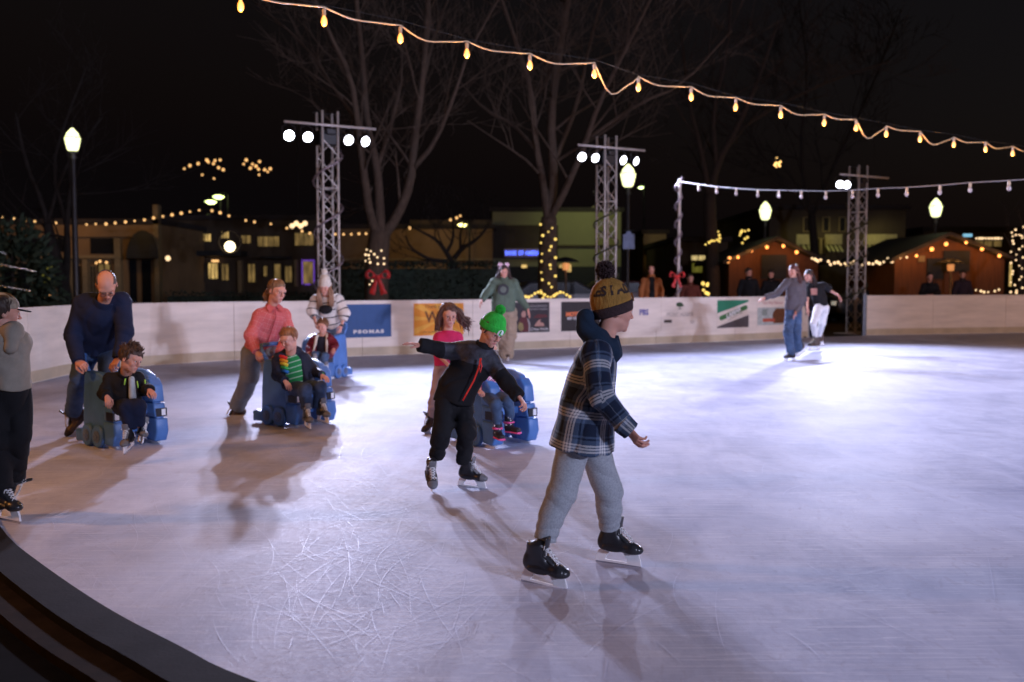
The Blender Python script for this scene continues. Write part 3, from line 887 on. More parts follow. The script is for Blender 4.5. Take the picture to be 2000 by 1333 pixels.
# 2 boy in green hat
CAMO = mat('camo_shell', (.03, .032, .045), .6, .9, 14, .3, 120)
P = person('boy in black jacket with red zip and bright green hat, arm stretched out', 6.85, 885, dict(
    head=(961, 648, -.06), neck=(944, 686, -.02), chest=(922, 715, -.02), waist=(892, 755, 0), hem=(886, 786, 0), pelvis=(886, 785, 0.0), waistp=(888, 765, 0),
    sA=(899, 688, .02), sB=(957, 706, -.03), eA=(862, 683, -.02), wA=(819, 674, -.10), eB=(991, 748, -.12), wB=(1014, 776, -.20),
    hA=(870, 790, -.03), kA=(863, 846, -.10), mA=(858, 866, -.06), aA=(852, 893, 0.0), hB=(902, 790, .03), kB=(912, 844, -.06), mB=(908, 874, -.02), aB=(905, 905, 0.0)),
    (38, 30, 12), hs=.86, s=.74, kid=1.2,
    top=dict(mat=BLACKC, body=((.18, .13), (.175, .14), (.185, .15)), arm=(.085, .075, .06), amp=.009, freq=24, seed=12, collar=(BLACKC, .085, .09)),
    pants=dict(mat=BLACKC, r=(.10, .085, .064), amp=.008, freq=22, seed=22, w=.85),
    hands={'A': ((792, 669, -.16), (.1, .2, -1), .25, 1, .76), 'B': ((1024, 790, -.24), (-.6, .5, .2), .9, 1, .76)},
    hair=dict(style='short', col=(.10, .06, .035), brow=(.06, .035, .02), bottom=-.03),
    skates=[('grey', (841, 951, -.05), 12, 30, 0, .76), ('grey', (920, 956, .0), 68, 4, 0, .76)])
g = SDF(); g.seg(P.q['sA'], P.q['sB'], .070, .070, .04); g.seg(P.q['sA'], P.q['eA'], .0665, .0595, .03); g.seg(P.q['sB'], P.q['sB']+(P.q['eB']-P.q['sB'])*.6, .0665, .060, .03, fb=True)
g.seg((P.q['sA']+P.q['sB'])/2, P.q['chest']-nrm(P.q['neck']-P.q['chest'])*.0, (.142, .107), (.14, .105), .04, lat=P.lat, fb=True)
sdf_part(P, g, 'shoulder_yoke', CAMO, cloth_disp(12, .0075, 24), .0065)
GRN = mat('hat_green', (.03, .48, .05), .9, .2, 60, .8, 140, stretch=(1, 1, .3))
hat = beanie(P, GRN, GRN, GRN, cuff=.055, tall=.028, pomr=.04, bulge=1.06, rise=0.0)
m = MB(); N_ = 20
def hatpt(az, z, rx=.1055, ry=.1245, rz=.16): 
    k = math.sqrt(1-(z/rz)**2); return P.hh((math.sin(rad(az))*rx*k, -.022+math.cos(rad(az))*ry*k, .045+z))
m.add([hatpt(4, .0)]+[hatpt(4+15.5*math.cos(6.283*i/N_), .0+.029*math.sin(6.283*i/N_)) for i in range(N_)], [(0, 1+i, 1+(i+1) % N_) for i in range(N_)])
m.build('badge', mat('badge_white', (.8, .8, .8), .7, .05), hat)
hat_text(P, hat, 'L', .056, 4, .0, GRN, 'badge_letter', rx=.1085, ry=.1275, rz=.16, bold=.003)
def on_top(P, a, b, off, nrm_): return None
RED = mat('zip_red', (.75, .03, .02), .5, .1)
zline(P, [(940, 700, -.165), (934, 722, -.168), (925, 745, -.165), (912, 768, -.157), (904, 783, -.152)], .006, RED, 'zip')
zline(P, [(938, 700, -.17), (936, 716, -.178), (938, 728, -.178), (941, 716, -.178), (938, 702, -.17)], .0045, RED, 'zip_pull')

# 3 girl in pink
HR = (.12, .055, .035)
P = person('girl with long brown wavy hair and bright pink shirt behind the green hat', 9.1, 880, dict(
    head=(877, 617, .0), neck=(874, 645, .02), chest=(874, 665, .02), waist=(872, 693, .03), hem=(873, 714, .03), pelvis=(873, 716, 0.04), waistp=(873, 700, .03),
    sA=(858, 661, .0), sB=(893, 660, .02), eA=(856, 692, -.02), wA=(880, 718, -.2), eB=(905, 690, .0), wB=(925, 712, -.18),
    hA=(860, 722, .03), kA=(852, 768, .0), mA=(847, 790, .1), aA=(844, 810, .22), hB=(886, 722, .03), kB=(893, 772, -.1), mB=(893, 800, .0), aB=(893, 828, .05)),
    (16, 12, 0), hs=.86, s=.76, kid=1.2,
    top=dict(mat=cloth((.62, .03, .11)), body=((.15, .11), (.14, .11), (.155, .12)), arm=(.06, .06, .045), short=.75, amp=.006, name='shirt', seed=13),
    pants=dict(mat=cloth((.42, .28, .24)), r=(.085, .07, .058), amp=.006, seed=23, w=.85),
    hands={'A': ((892, 728, -.28), (0, 0, -1), .9, 1, .75), 'B': ((936, 720, -.26), (0, 0, -1), .9, -1, .75)},
    hair=dict(style='long', col=HR, brow=(.06, .03, .02), t=.016, amp=.008, seed=4, bottom=-.10, low=.03, back=.01,
              locks=[((.07, .02, .09), (.10, -.0, .02), (.115, -.01, -.07), (.12, -.0, -.15), 26, .014, .011),
                     ((-.07, .02, .09), (-.115, -.0, .02), (-.15, -.02, -.05), (-.24, -.03, -.09), 34, .02, .012),
                     ((-.07, -.03, .08), (-.12, -.05, .0), (-.17, -.05, -.07), (-.21, -.05, -.15), 26, .022, .012),
                     ((0, -.1, .06), (0, -.14, -.02), (.02, -.14, -.1), (.04, -.14, -.19), 22, .03, .012)]),
    skates=[('brown', 'A', 300, 30, 0, .8), ('brown', (893, 862, .05), 30, 0, 0, .8)])

# 4 child in the right-hand cart
PNK = mat('pink_swirl', (.65, .25, .38), .8, .0)
_, nt, b_, sx_ = pat_nodes('pink_swirl_print'); 
v_ = nt.nodes.new('ShaderNodeTexNoise'); v_.inputs['Scale'].default_value = 9; v_.inputs['Distortion'].default_value = 3
tc_ = nt.nodes.new('ShaderNodeTexCoord'); lk(nt, tc_.outputs['Object'], v_.inputs['Vector'])
lk(nt, ramp(nt, v_.outputs['Fac'], [(0, (.75, .2, .4)), (.42, (.9, .7, .75)), (.5, (.35, .05, .15)), (.56, (.85, .45, .6)), (.66, (.9, .8, .8))]), b_.inputs['Base Color']); SWIRL = _
P = person('small child in pink swirled top seated in the skating aid behind the green hat', 8.45, 962, dict(
    head=(954, 684, .10), neck=(954, 708, .12), chest=(955, 728, .12), waist=(957, 750, .12), hem=(958, 766, .12), pelvis=(960, 764, 0.12), waistp=(958, 752, .12),
    sA=(936, 722, .09), sB=(974, 723, .14), eA=(930, 748, -.0), wA=(936, 763, -.12), eB=(990, 748, .1), wB=(1004, 764, -.02),
    hA=(952, 772, .1), kA=(968, 790, -.2), aA=(972, 828, -.17), hB=(970, 772, .13), kB=(992, 784, -.15), aB=(997, 818, -.12)),
    (35, 8, 0), hs=.84, s=.62, kid=1.5,
    top=dict(mat=SWIRL, body=((.16, .12), (.16, .13), (.18, .14)), arm=(.06, .055, .045), amp=.006, name='shirt', short=.9),
    pants=dict(mat=DENIM_M, r=(.09, .075, .058), amp=.005, seed=24, w=.85),
    hands={'A': ((942, 769, -.2), (0, 0, -1), .6, 1, .6), 'B': ((1012, 770, -.08), (0, 0, -1), .6, -1, .6)},
    hair=dict(style='long', col=(.16, .09, .05), bottom=-.12))
BOOTD = mat('boot_dots', (.015, .015, .02), .6, .1); PK = mat('boot_pink', (.85, .1, .3), .5, .1); BW = mat('dot_white', (.75, .7, .7), .6, .1)
for (x, y, dy, yaw) in ((974, 846, -.2, 20), (999, 834, -.14, 50)):
    c = P.J((x, y, dy)); Rm = frame(yaw); g = SDF()
    g.seg((0, -.03, .09), (0, -.03, -.01), .036, .036, 0, fa=True); g.seg((0, -.03, -.015), (0, .07, -.025), (.034, .026), (.032, .022), .02, lat=(1, 0, 0)); g.xform(c, Rm)
    v, f, _ = g.mesh(.005); o = mesh_np('boot', v, f, BOOTD, P.root)
    g = SDF(); g.seg((0, -.05, -.042), (0, .085, -.045), (.036, .011), (.034, .01), 0, lat=(1, 0, 0)); g.seg((-.03, -.03, .035), (.03, -.03, .035), (.012, .04), (.012, .04), .0, lat=(0, 0, 1)); g.xform(c, Rm)
    v, f, _ = g.mesh(.005); mesh_np('boot_sole', v, f, PK, o)
    m = MB(); rg = random.Random(int(x))
    for i in range(16):
        a = rg.uniform(0, 6.28); z = rg.uniform(-.0, .08); m.ball(c+Rm@V(.036*math.cos(a), -.03+.036*math.sin(a), z), .0055, 5)
    m.build('boot_dots', BW, o)

# 5 woman in green hoodie
P = person('woman with cat-ear headband, sage green hoodie and khaki trousers near the far boards', 17.6, 985, dict(
    head=(984, 532, .0), neck=(984, 550, .02), chest=(984, 566, .0), waist=(983, 592, .0), hem=(984, 609, .0), pelvis=(987, 606, 0.0), waistp=(986, 596, 0),
    sA=(966, 553, .0), sB=(1003, 554, .02), eA=(952, 571, -.05), wA=(941, 586, -.15), eB=(1016, 583, .05), wB=(1031, 604, .0),
    hA=(980, 610, .03), kA=(984, 655, .0), aA=(986, 698, .1), hB=(996, 610, .03), kB=(996, 653, -.03), aB=(990, 700, -.04)),
    (8, 6, 0), hs=.98, s=.98, kid=0,
    top=dict(mat=OLIVE, body=((.20, .14), (.215, .16), (.22, .17)), arm=(.085, .075, .055), amp=.010, freq=18, name='hoodie', seed=15, collar=(OLIVE, .095, .07)),
    pants=dict(mat=KHAKI, r=(.125, .115, .105), amp=.012, freq=16, seed=25),
    hands={'A': ((936, 598, -.2), (1, 0, -.3), .3, 1), 'B': ((1036, 618, .0), (-1, 0, 0), .3, -1)},
    hair=dict(style='long', col=(.05, .03, .025), brow=(.04, .02, .02), bottom=-.1, low=.03,
              locks=[((-.07, .0, .06), (-.10, .0, -.06), (-.14, .01, -.14), (-.2, .0, -.22), 14, .02, .014), ((.07, .0, .06), (.10, .0, -.06), (.13, .0, -.15), (.2, .0, -.24), 14, .02, .014)]),
    skates=[('tan', (988, 707, -.03), 20, 0, 0, .95), ('tan', (988, 704, .12), 15, 0, 0, .95)])
m = MB(); PINKW = mat('headband_pink', (.75, .5, .58), .8, .1)
m.tube([P.hl((.088*math.sin(a), -.01, .03+.098*math.cos(a))) for a in np.linspace(-1.5, 1.5, 14)], .011, 6)
for sg in (-1, 1): m.ball(P.hl((sg*.06, -.01, .135)), (.04, .016, .034), 8)
m.build('headband', PINKW, P.root, smooth=True)
m = MB(); cc = P.J((983, 566, -.155)); m.lathe(cc, [(.10, -.004), (.10, .004), (.07, .006)], 20, R=np.array(Matrix.Rotation(rad(90), 3, 'X')))
m.build('chest_print', cloth((.05, .05, .055)), P.root)
m = MB(); m.lathe(cc+V(0, -.004, 0), [(.055, -.004), (.055, .004), (.03, .006)], 20, R=np.array(Matrix.Rotation(rad(90), 3, 'X'))); m.build('chest_print', cloth((.14, .17, .14)), P.root)

# 6 woman in pink plaid
P = person('woman in pink plaid shirt and loose grey trousers pushing a skating aid', 10.3, 510, dict(
    head=(541, 570, -.05), neck=(532, 600, .0), chest=(529, 622, 0), waist=(517, 655, .02), hem=(508, 683, .04), pelvis=(506, 680, 0.04), waistp=(508, 662, .03),
    sA=(507, 620, -.06), sB=(553, 617, .08), eA=(490, 656, -.18), wA=(502, 688, -.30), eB=(566, 650, .0), wB=(545, 690, -.22),
    hA=(492, 690, .03), kA=(487, 738, .08), mA=(476, 766, .2), aA=(463, 794, .36), hB=(522, 690, .03), kB=(540, 732, -.12), aB=(535, 790, .0)),
    (52, 14, 6), hs=.98, s=.92, kid=0,
    top=dict(mat=M_PINKPLAID, body=((.175, .125), (.165, .13), (.185, .15)), arm=(.078, .065, .048), amp=.008, freq=20, name='shirt', seed=16, collar=(M_PINKPLAID, .075, .03)),
    pants=dict(mat=cloth((.20, .22, .23)), r=(.12, .105, .09), amp=.009, freq=16, seed=26),
    hands={'A': ((512, 700, -.36), (.5, .2, -.6), 1.0, -1, .9), 'B': ((532, 702, -.3), (0, 0, -1), 1.0, -1, .9)},
    hair=dict(style='short', col=(.20, .11, .055), brow=(.15, .08, .05), t=.010, bottom=-.05, low=.01, seed=6,
              locks=[((0, -.1, .02), (-.0, -.14, -.02), (0, -.145, -.08), (0, -.12, -.13), 16, .016, .012), ((-.05, -.08, .02), (-.06, -.11, -.03), (-.05, -.12, -.09), (-.05, -.1, -.14), 12, .014, .011)]),
    skates=[('brown', 'A', 290, 22, 0, .95), ('brown', (538, 822, .02), 45, 0, 0, .95)])

fw = nrm(V(P.lat[1], -P.lat[0], 0)); n_ = P.q['neck']; m = MB()
for sd in (-1, 1):
    a_ = n_+P.lat*sd*.055+fw*.03+V(0, 0, .035); b2 = n_+P.lat*sd*.012+fw*.085+V(0, 0, -.0); c_ = n_+P.lat*sd*.065+fw*.115+V(0, 0, -.055); d_ = n_+P.lat*sd*.09+fw*.06+V(0, 0, -.005)
    m.add([a_, b2, c_, d_]+[x+fw*.008 for x in (a_, b2, c_, d_)], [(0, 1, 2, 3), (4, 5, 6, 7), (0, 1, 5, 4), (1, 2, 6, 5), (2, 3, 7, 6), (3, 0, 4, 7)])
m.build('collar_flap', M_PINKPLAID, P.root)
m = MB(); m.tube([P.q['chest']+fw*.128+V(0, 0, .10-.0), P.q['chest']+fw*.150+V(0, 0, .02), P.q['waist']+fw*.150, P.q['hem']+fw*.152], .006, 5); m.build('placket', cloth((.40, .06, .07)), P.root)

# 7 boy in striped shirt, seated
STR = stripes('green_stripe', .05, [(0, (.02, .22, .06)), (.78, (.45, .6, .45)), (.92, (.02, .22, .06))])
P = person('boy with short ginger hair, green striped shirt and open dark jacket seated in skating aid', 9.6, 590, dict(
    head=(564, 664, -.1), neck=(568, 689, -.03), chest=(570, 710, 0.0), waist=(578, 735, 0), hem=(582, 752, 0), pelvis=(585, 752, 0.0), waistp=(583, 738, 0),
    sA=(545, 703, -.02), sB=(594, 702, .05), eA=(541, 734, -.10), wA=(556, 744, -.22), eB=(613, 726, .06), wB=(629, 733, -.08),
    hA=(575, 758, -.02), kA=(597, 762, -.36), aA=(598, 800, -.36), hB=(597, 756, .04), kB=(625, 757, -.28), aB=(622, 796, -.27)),
    (-28, 20, -8), hs=.88, s=.72, kid=1.3,
    top=dict(mat=STR, body=((.15, .115), (.15, .12), (.16, .125)), arm=(.05, .05, .045), amp=.004, name='shirt'),
    pants=dict(mat=DENIM, r=(.10, .085, .07), amp=.006, freq=24, seed=27, w=.85),
    hands={'A': ((564, 756, -.26), (0, .3, -1), .4, 1, .72), 'B': ((640, 741, -.14), (0, .3, -1), .4, -1, .72)},
    hair=dict(style='short', col=(.28, .11, .04), brow=(.2, .1, .05), t=.012, bottom=-.03, low=-.015, seed=3, tufts=90, tl=.025, flow=(.3, .5, .0)),
    skates=[('grey', (601, 838, -.42), 25, 2, 0, .78), ('grey', (631, 827, -.33), 38, 2, 0, .78)])
JK = cloth((.014, .018, .035), rough=.6)
g = SDF(); q = P.q
for X_, sd in (('A', -1), ('B', 1)):
    g.seg(q['s'+X_], q['e'+X_], .058, .052, .02); g.seg(q['e'+X_], q['w'+X_], .052, .042, .02, fb=True)
    g.seg(q['s'+X_]+V(-sd*.02, .02, 0), q['hem']+V(sd*.10, .02, 0), (.05, .09), (.06, .11), .03, lat=(1, 0, 0))
g.seg(q['neck']+V(0, .06, 0), q['hem']+V(0, .07, 0), (.10, .05), (.12, .06), .04, lat=(1, 0, 0)); g.seg(q['sA'], q['neck']+V(0, .04, .01), .05, .05, .04); g.seg(q['sB'], q['neck']+V(0, .04, .01), .05, .05, .04)
sdf_part(P, g, 'jacket', JK, cloth_disp(18, .007, 30), .006)
cols = [(.8, .03, .02), (.9, .35, .02), (.85, .65, .05), (.05, .45, .1), (.03, .2, .6)]
for i, c_ in enumerate(cols):
    m = MB(); y = 696+i*7.0
    m.tube([P.J((547+i*.9, y, -.125)), P.J((554+i*1.1, y+1.6, -.147)), P.J((561+i*.7, y+4.5, -.145))], .0165, 6); m.build('rainbow_stripe', mat('rainbow', tuple(.75*x for x in c_), .8, .1), P.root, smooth=True)

# 8 woman in white hat
SWT = stripes('sweater_stripe', .115, [(0, (.68, .62, .55)), (.80, (.03, .03, .035)), (.95, (.68, .62, .55))], .3)
P = person('woman in white knit hat and cream striped sweater leaning over a skating aid', 15.0, 640, dict(
    head=(635, 562, -.18), neck=(637, 580, -.08), chest=(639, 592, -.02), waist=(642, 613, .05), hem=(644, 634, .12), pelvis=(645, 634, 0.15), waistp=(645, 624, .1),
    sA=(618, 588, -.03), sB=(659, 587, .0), eA=(611, 609, -.12), wA=(616, 630, -.25), eB=(673, 612, -.05), wB=(667, 638, -.12),
    hA=(637, 640, .15), kA=(634, 682, .05), aA=(638, 722, .3), hB=(655, 640, .15), kB=(658, 684, .12), aB=(656, 722, .3)),
    (-6, 14, 0), hs=.98, s=.94, kid=0,
    top=dict(mat=SWT, body=((.19, .14), (.195, .16), (.20, .17)), arm=(.095, .09, .06), rolled=.55, amp=.009, freq=18, name='sweater', seed=18, collar=(cloth((.72, .66, .6)), .08, .04)),
    pants=dict(mat=DENIM_L, r=(.11, .085, .07), amp=.006, seed=28),
    hands={'A': ((618, 644, -.32), (1, 0, -.3), .6, 1, .9), 'B': ((663, 650, -.2), (-1, 0, -.3), .5, -1, .9)},
    hair=dict(style='long', col=(.30, .17, .10), brow=(.1, .05, .03), bottom=-.1, low=.03,
              locks=[((-.075, .01, .03), (-.09, .03, -.06), (-.1, .05, -.18), (-.09, .06, -.28), 22, .02, .013), ((.075, .01, .03), (.09, .03, -.06), (.09, .05, -.18), (.08, .06, -.3), 22, .02, .013)]),
    skates=[('tan', (640, 736, .25), -30, 0, 0, .92), ('tan', (658, 736, .25), -30, 0, 0, .92)])
HATW = mat('hat_cream', (.62, .56, .46), .9, .12, 40, .6, 120)
hat = beanie(P, HATW, HATW, None, cuff=.06, tall=.07, rise=0)
m = MB(); m.ball(P.hl((0, -.03, .235)), .05, 8); m.build('pompom', HATW, hat, smooth=True)
g = SDF(); g.ell(P.J((636, 605, -.2)), (.10, .05, .07), 0); sdf_part(P, g, 'waist_bag', BLACKC, None, .01)
m = MB(); w_ = P.q['wB']; m.tube([w_+V(0, 0, .03), w_+V(0, 0, .0)], .034, 10); m.build('watch', LBLK, P.root)

# 9 boy in maroon jacket, seated
MAR = cloth((.14, .012, .02), rough=.5)
P = person('small boy in maroon puffer jacket with cream lining seated in a skating aid', 14.15, 630, dict(
    head=(630, 638, -.05), neck=(630, 655, .0), chest=(630, 668, 0.0), waist=(629, 683, 0), hem=(628, 693, 0), pelvis=(628, 692, 0.0), waistp=(628, 684, 0),
    sA=(614, 664, .04), sB=(646, 663, -.02), eA=(605, 677, .0), wA=(603, 688, -.15), eB=(655, 676, -.08), wB=(652, 681, -.22),
    hA=(622, 695, .02), kA=(616, 694, -.3), aA=(614, 711, -.34), hB=(636, 695, .0), kB=(634, 697, -.34), aB=(634, 721, -.36)),
    (-12, 10, 0), hs=.88, s=.64, kid=1.4,
    top=dict(mat=cloth((.02, .02, .03)), body=((.15, .115), (.15, .12), (.16, .125)), arm=(.05, .05, .045), amp=.004, name='shirt'),
    pants=dict(mat=DENIM_M, r=(.10, .085, .07), amp=.006, seed=29, w=.85),
    hands={'A': ((601, 695, -.2), (0, 0, -1), .5, 1, .64), 'B': ((652, 688, -.28), (0, 0, -1), .5, -1, .64)},
    hair=dict(style='short', col=(.16, .07, .03), brow=(.1, .05, .03), bottom=-.03, low=-.015, tufts=40, tl=.02),
    skates=[('grey', (615, 722, -.42), 5, -10, 0, .72), ('grey', (638, 738, -.42), 25, 0, 0, .72)])
g = SDF(); q = P.q
for X_, sd in (('A', -1), ('B', 1)):
    for t in (0, .33, .66): 
        g.ell(q['s'+X_]*(1-t)+q['e'+X_]*t, (.066, .066, .05), .006)
    g.seg(q['e'+X_], q['w'+X_], .052, .042, .01, fb=True)
    g.seg(q['s'+X_]+V(-sd*.01, -.0, 0), q['hem']+V(sd*.11, -.02, 0), (.06, .09), (.06, .11), .02, lat=(1, 0, 0))
g.seg(q['neck']+V(0, .06, 0), q['hem']+V(0, .07, 0), (.10, .05), (.12, .06), .04, lat=(1, 0, 0))
sdf_part(P, g, 'jacket', MAR, cloth_disp(19, .008, 40), .007)
m = MB()
for sd in (-1, 1): m.tube([q['neck']+V(sd*.05, .02, .02), q['neck']+V(sd*.075, -.06, -.02), q['chest']+V(sd*.08, -.11, -.02), q['hem']+V(sd*.10, -.14, .02)], [.02, .022, .02, .012], 8)
m.build('lining', CREAM, P.root, smooth=True)

# 10 man
SKINM = skin_mat('skin_ruddy', (.58, .28, .19))
P = person('balding man in navy sweater and jeans bent over pushing a skating aid', 8.75, 190, dict(
    head=(208, 559, -.24), neck=(203, 590, -.10), chest=(197, 610, -.03), waist=(190, 645, .08), hem=(189, 678, .18), pelvis=(190, 678, 0.20), waistp=(190, 660, .14),
    sA=(163, 594, -.05), sB=(236, 590, -.02), eA=(141, 655, -.06), wA=(152, 706, -.20), eB=(244, 648, -.12), wB=(232, 700, -.22),
    hA=(168, 682, .2), kA=(158, 735, .10), mA=(150, 768, .22), aA=(143, 803, .38), hB=(213, 682, .2), kB=(212, 735, -.02), aB=(205, 800, .1)),
    (24, 50, -6), hs=1.06, s=1.0, kid=0, skin=SKINM,
    top=dict(mat=NAVYC, body=((.20, .15), (.19, .155), (.195, .16)), arm=(.082, .074, .052), amp=.011, freq=17, name='sweater', seed=20, bunch=.010, collar=(NAVYC, .085, .035)),
    pants=dict(mat=DENIM_M, r=(.108, .085, .072), amp=.008, freq=18, seed=30),
    hands={'A': ((168, 717, -.28), (.2, .5, -.8), 1.1, -1), 'B': ((222, 712, -.28), (0, 0, -1), 1.1, -1)},
    hair=dict(style='short', col=(.07, .05, .04), brow=(.12, .08, .05), t=.004, amp=.002, bottom=-.03, low=-.03, bald=True),
    skates=[('brown', 'A', 300, 48, 0, 1.02), ('brown', (205, 848, .1), 20, 0, 0, 1.02)])
b = MB()
for sx in (-1, 1):
    b.tube([P.hl((sx*.032+.021*math.cos(a), .098, .004+.016*math.sin(a))) for a in np.linspace(0, 6.283, 13)], .0013, 4)
    b.tube([P.hl((sx*.053, .095, .006)), P.hl((sx*.078, .0, .008))], .0013, 4)
b.tube([P.hl((-.011, .1, .006)), P.hl((.011, .1, .006))], .0013, 4); b.build('glasses', LBLK, P.root)

# 11 child in dark jacket, seated
P = person('small child with tousled brown hair and dark jacket looking sideways in skating aid', 8.15, 245, dict(
    head=(256, 703, -.12), neck=(247, 730, -.03), chest=(243, 750, 0.0), waist=(245, 772, 0), hem=(247, 790, 0), pelvis=(248, 790, 0.0), waistp=(247, 775, 0),
    sA=(216, 742, -.0), sB=(268, 741, .02), eA=(203, 770, -.08), wA=(209, 775, -.22), eB=(284, 760, -.0), wB=(292, 762, -.16),
    hA=(236, 795, -.0), kA=(248, 796, -.34), aA=(253, 838, -.36), hB=(260, 794, .02), kB=(270, 795, -.32), aB=(270, 832, -.3)),
    (70, 18, 8), hs=.87, s=.70, kid=1.4,
    top=dict(mat=BLACKC, body=((.17, .13), (.17, .135), (.18, .14)), arm=(.075, .072, .058), amp=.008, freq=28, seed=41, collar=(BLACKC, .09, .05)),
    pants=dict(mat=NAVYC, r=(.10, .085, .07), amp=.006, seed=31, w=.85),
    hands={'A': ((212, 790, -.27), (0, .3, -1), .5, 1, .68), 'B': ((302, 772, -.22), (0, .3, -1), .5, -1, .68)},
    hair=dict(style='short', col=(.07, .035, .02), brow=(.05, .03, .02), t=.016, bottom=-.03, low=.0, seed=9, tufts=170, tl=.05, flow=(-.2, .1, .5), amp=.01),
    skates=[('grey', (253, 880, -.38), 0, 12, 4, .72), ('grey', (273, 868, -.3), 30, -4, -14, .72)])
LIME = mat('lime_trim', (.35, .7, .08), .6, .1)
b = MB(); b.tube([P.J((245, 740, -.145)), P.J((243, 752, -.152))], .005, 6); b.tube([P.J((268, 745, -.11)), P.J((270, 758, -.12))], .005, 6); b.tube([P.J((283, 742, -.1)), P.J((284, 752, -.1))], .006, 6); b.build('trim', LIME, P.root, smooth=True)
g = SDF(); g.seg(P.J((257, 740, -.10)), P.J((259, 775, -.125)), (.022, .03), (.03, .03), 0, lat=(1, 0, 0)); sdf_part(P, g, 'undershirt', cloth((.4, .42, .42)), None, .006)

# 12 boy at the left edge
P = person('boy in tan hoodie, black trousers and flat-brimmed cap cut off by the left edge', 5.85, 12, dict(
    head=(8, 612, .0), neck=(6, 643, .0), chest=(8, 672, 0), waist=(10, 715, 0), hem=(14, 760, 0), pelvis=(14, 755, 0.0), waistp=(14, 735, 0),
    sA=(-36, 662, .02), sB=(34, 664, .06), eA=(-46, 712, .1), wA=(-30, 745, .25), eB=(20, 712, .16), wB=(22, 740, .3),
    hA=(-4, 768, 0), kA=(-6, 862, -.05), mA=(0, 910, 0), aA=(6, 955, 0), hB=(32, 768, .03), kB=(36, 852, .0), mB=(33, 890, .08), aB=(30, 928, .16)),
    (128, 8, 0), hs=.87, s=.78, kid=1.0,
    top=dict(mat=cloth((.30, .27, .22)), body=((.175, .14), (.17, .15), (.18, .16)), arm=(.075, .065, .05), amp=.01, freq=20, name='hoodie', seed=51),
    pants=dict(mat=BLACKC, r=(.115, .09, .075), amp=.01, freq=18, seed=52),
    hair=dict(style='short', col=(.05, .03, .02), bottom=-.05, low=.0),
    skates=[('black', (14, 1020, .0), 60, 0, 0, .86), ('black', 'B', 120, 72, 0, .86)])
g = SDF(); g.ell((0, -.02, .05), (.09, .108, .088), 0); g.cut((0, 0, .03), (0, .1, -1), .003); g.xform(P.hc, P.R, P.hs)
CAPM = mat('cap_camo', (.28, .24, .18), .85, .7, 18); v, f, _ = g.mesh(.005); cap = mesh_np('cap', v, f, CAPM, P.root)
g = SDF(); g.seg((0, .07, .036), (0, .155, .03), (.078, .007), (.066, .006), 0, lat=(1, 0, 0)); g.xform(P.hc, P.R, P.hs); v, f, _ = g.mesh(.004); mesh_np('brim', v, f, cloth((.03, .03, .03)), cap)
g = SDF(); g.seg(P.J((-20, 652, .02)), P.J((26, 648, -.05)), .045, .05, .03); g.seg(P.J((26, 648, -.05)), P.J((20, 680, -.10)), .05, .035, .03); g.seg(P.J((26, 648, -.04)), P.J((20, 665, .08)), .05, .05, .03)
sdf_part(P, g, 'hood', cloth((.30, .27, .22)), cloth_disp(8, .008, 25), .006)

# 13 skater in grey hoodie on the right
P = person('skater in grey hoodie and blue jeans with arms out, far right of the rink', 18.1, 1548, dict(
    head=(1549, 531, .0), neck=(1552, 548, .02), chest=(1552, 562, 0), waist=(1551, 586, 0), hem=(1550, 606, 0), pelvis=(1549, 604, 0.0), waistp=(1549, 592, 0),
    sA=(1537, 553, .0), sB=(1566, 554, .05), eA=(1516, 575, -.1), wA=(1494, 582, -.2), eB=(1569, 585, .0), wB=(1554, 610, -.15),
    hA=(1544, 609, 0), kA=(1539, 652, -.1), aA=(1545, 692, -.04), hB=(1556, 609, .03), kB=(1556, 650, .05), aB=(1559, 684, .2)),
    (-45, 4, 0), hs=.97, s=.90, kid=0,
    top=dict(mat=cloth((.10, .09, .10)), body=((.17, .13), (.175, .14), (.18, .15)), arm=(.075, .07, .05), amp=.010, freq=18, name='hoodie', seed=61, collar=(cloth((.10, .09, .10)), .09, .06)),
    pants=dict(mat=DENIM_M, r=(.105, .09, .085), amp=.008, seed=62),
    hands={'A': ((1481, 588, -.22), (0, 0, -1), .3, 1, .9), 'B': ((1547, 624, -.2), (1, 0, 0), .3, 1, .9)},
    hair=dict(style='long', col=(.09, .03, .025), bottom=-.1, low=.03, locks=[((-.06, -.03, .03), (-.09, -.05, -.06), (-.10, -.04, -.15), (-.10, -.02, -.22), 20, .02, .013), ((0, -.1, .03), (0, -.13, -.06), (0, -.13, -.15), (.02, -.12, -.24), 16, .03, .013)]),
    skates=[('black', (1543, 709, -.05), -62, 0, 0, .95), ('black', (1565, 692, .28), -50, 25, 0, .95)])

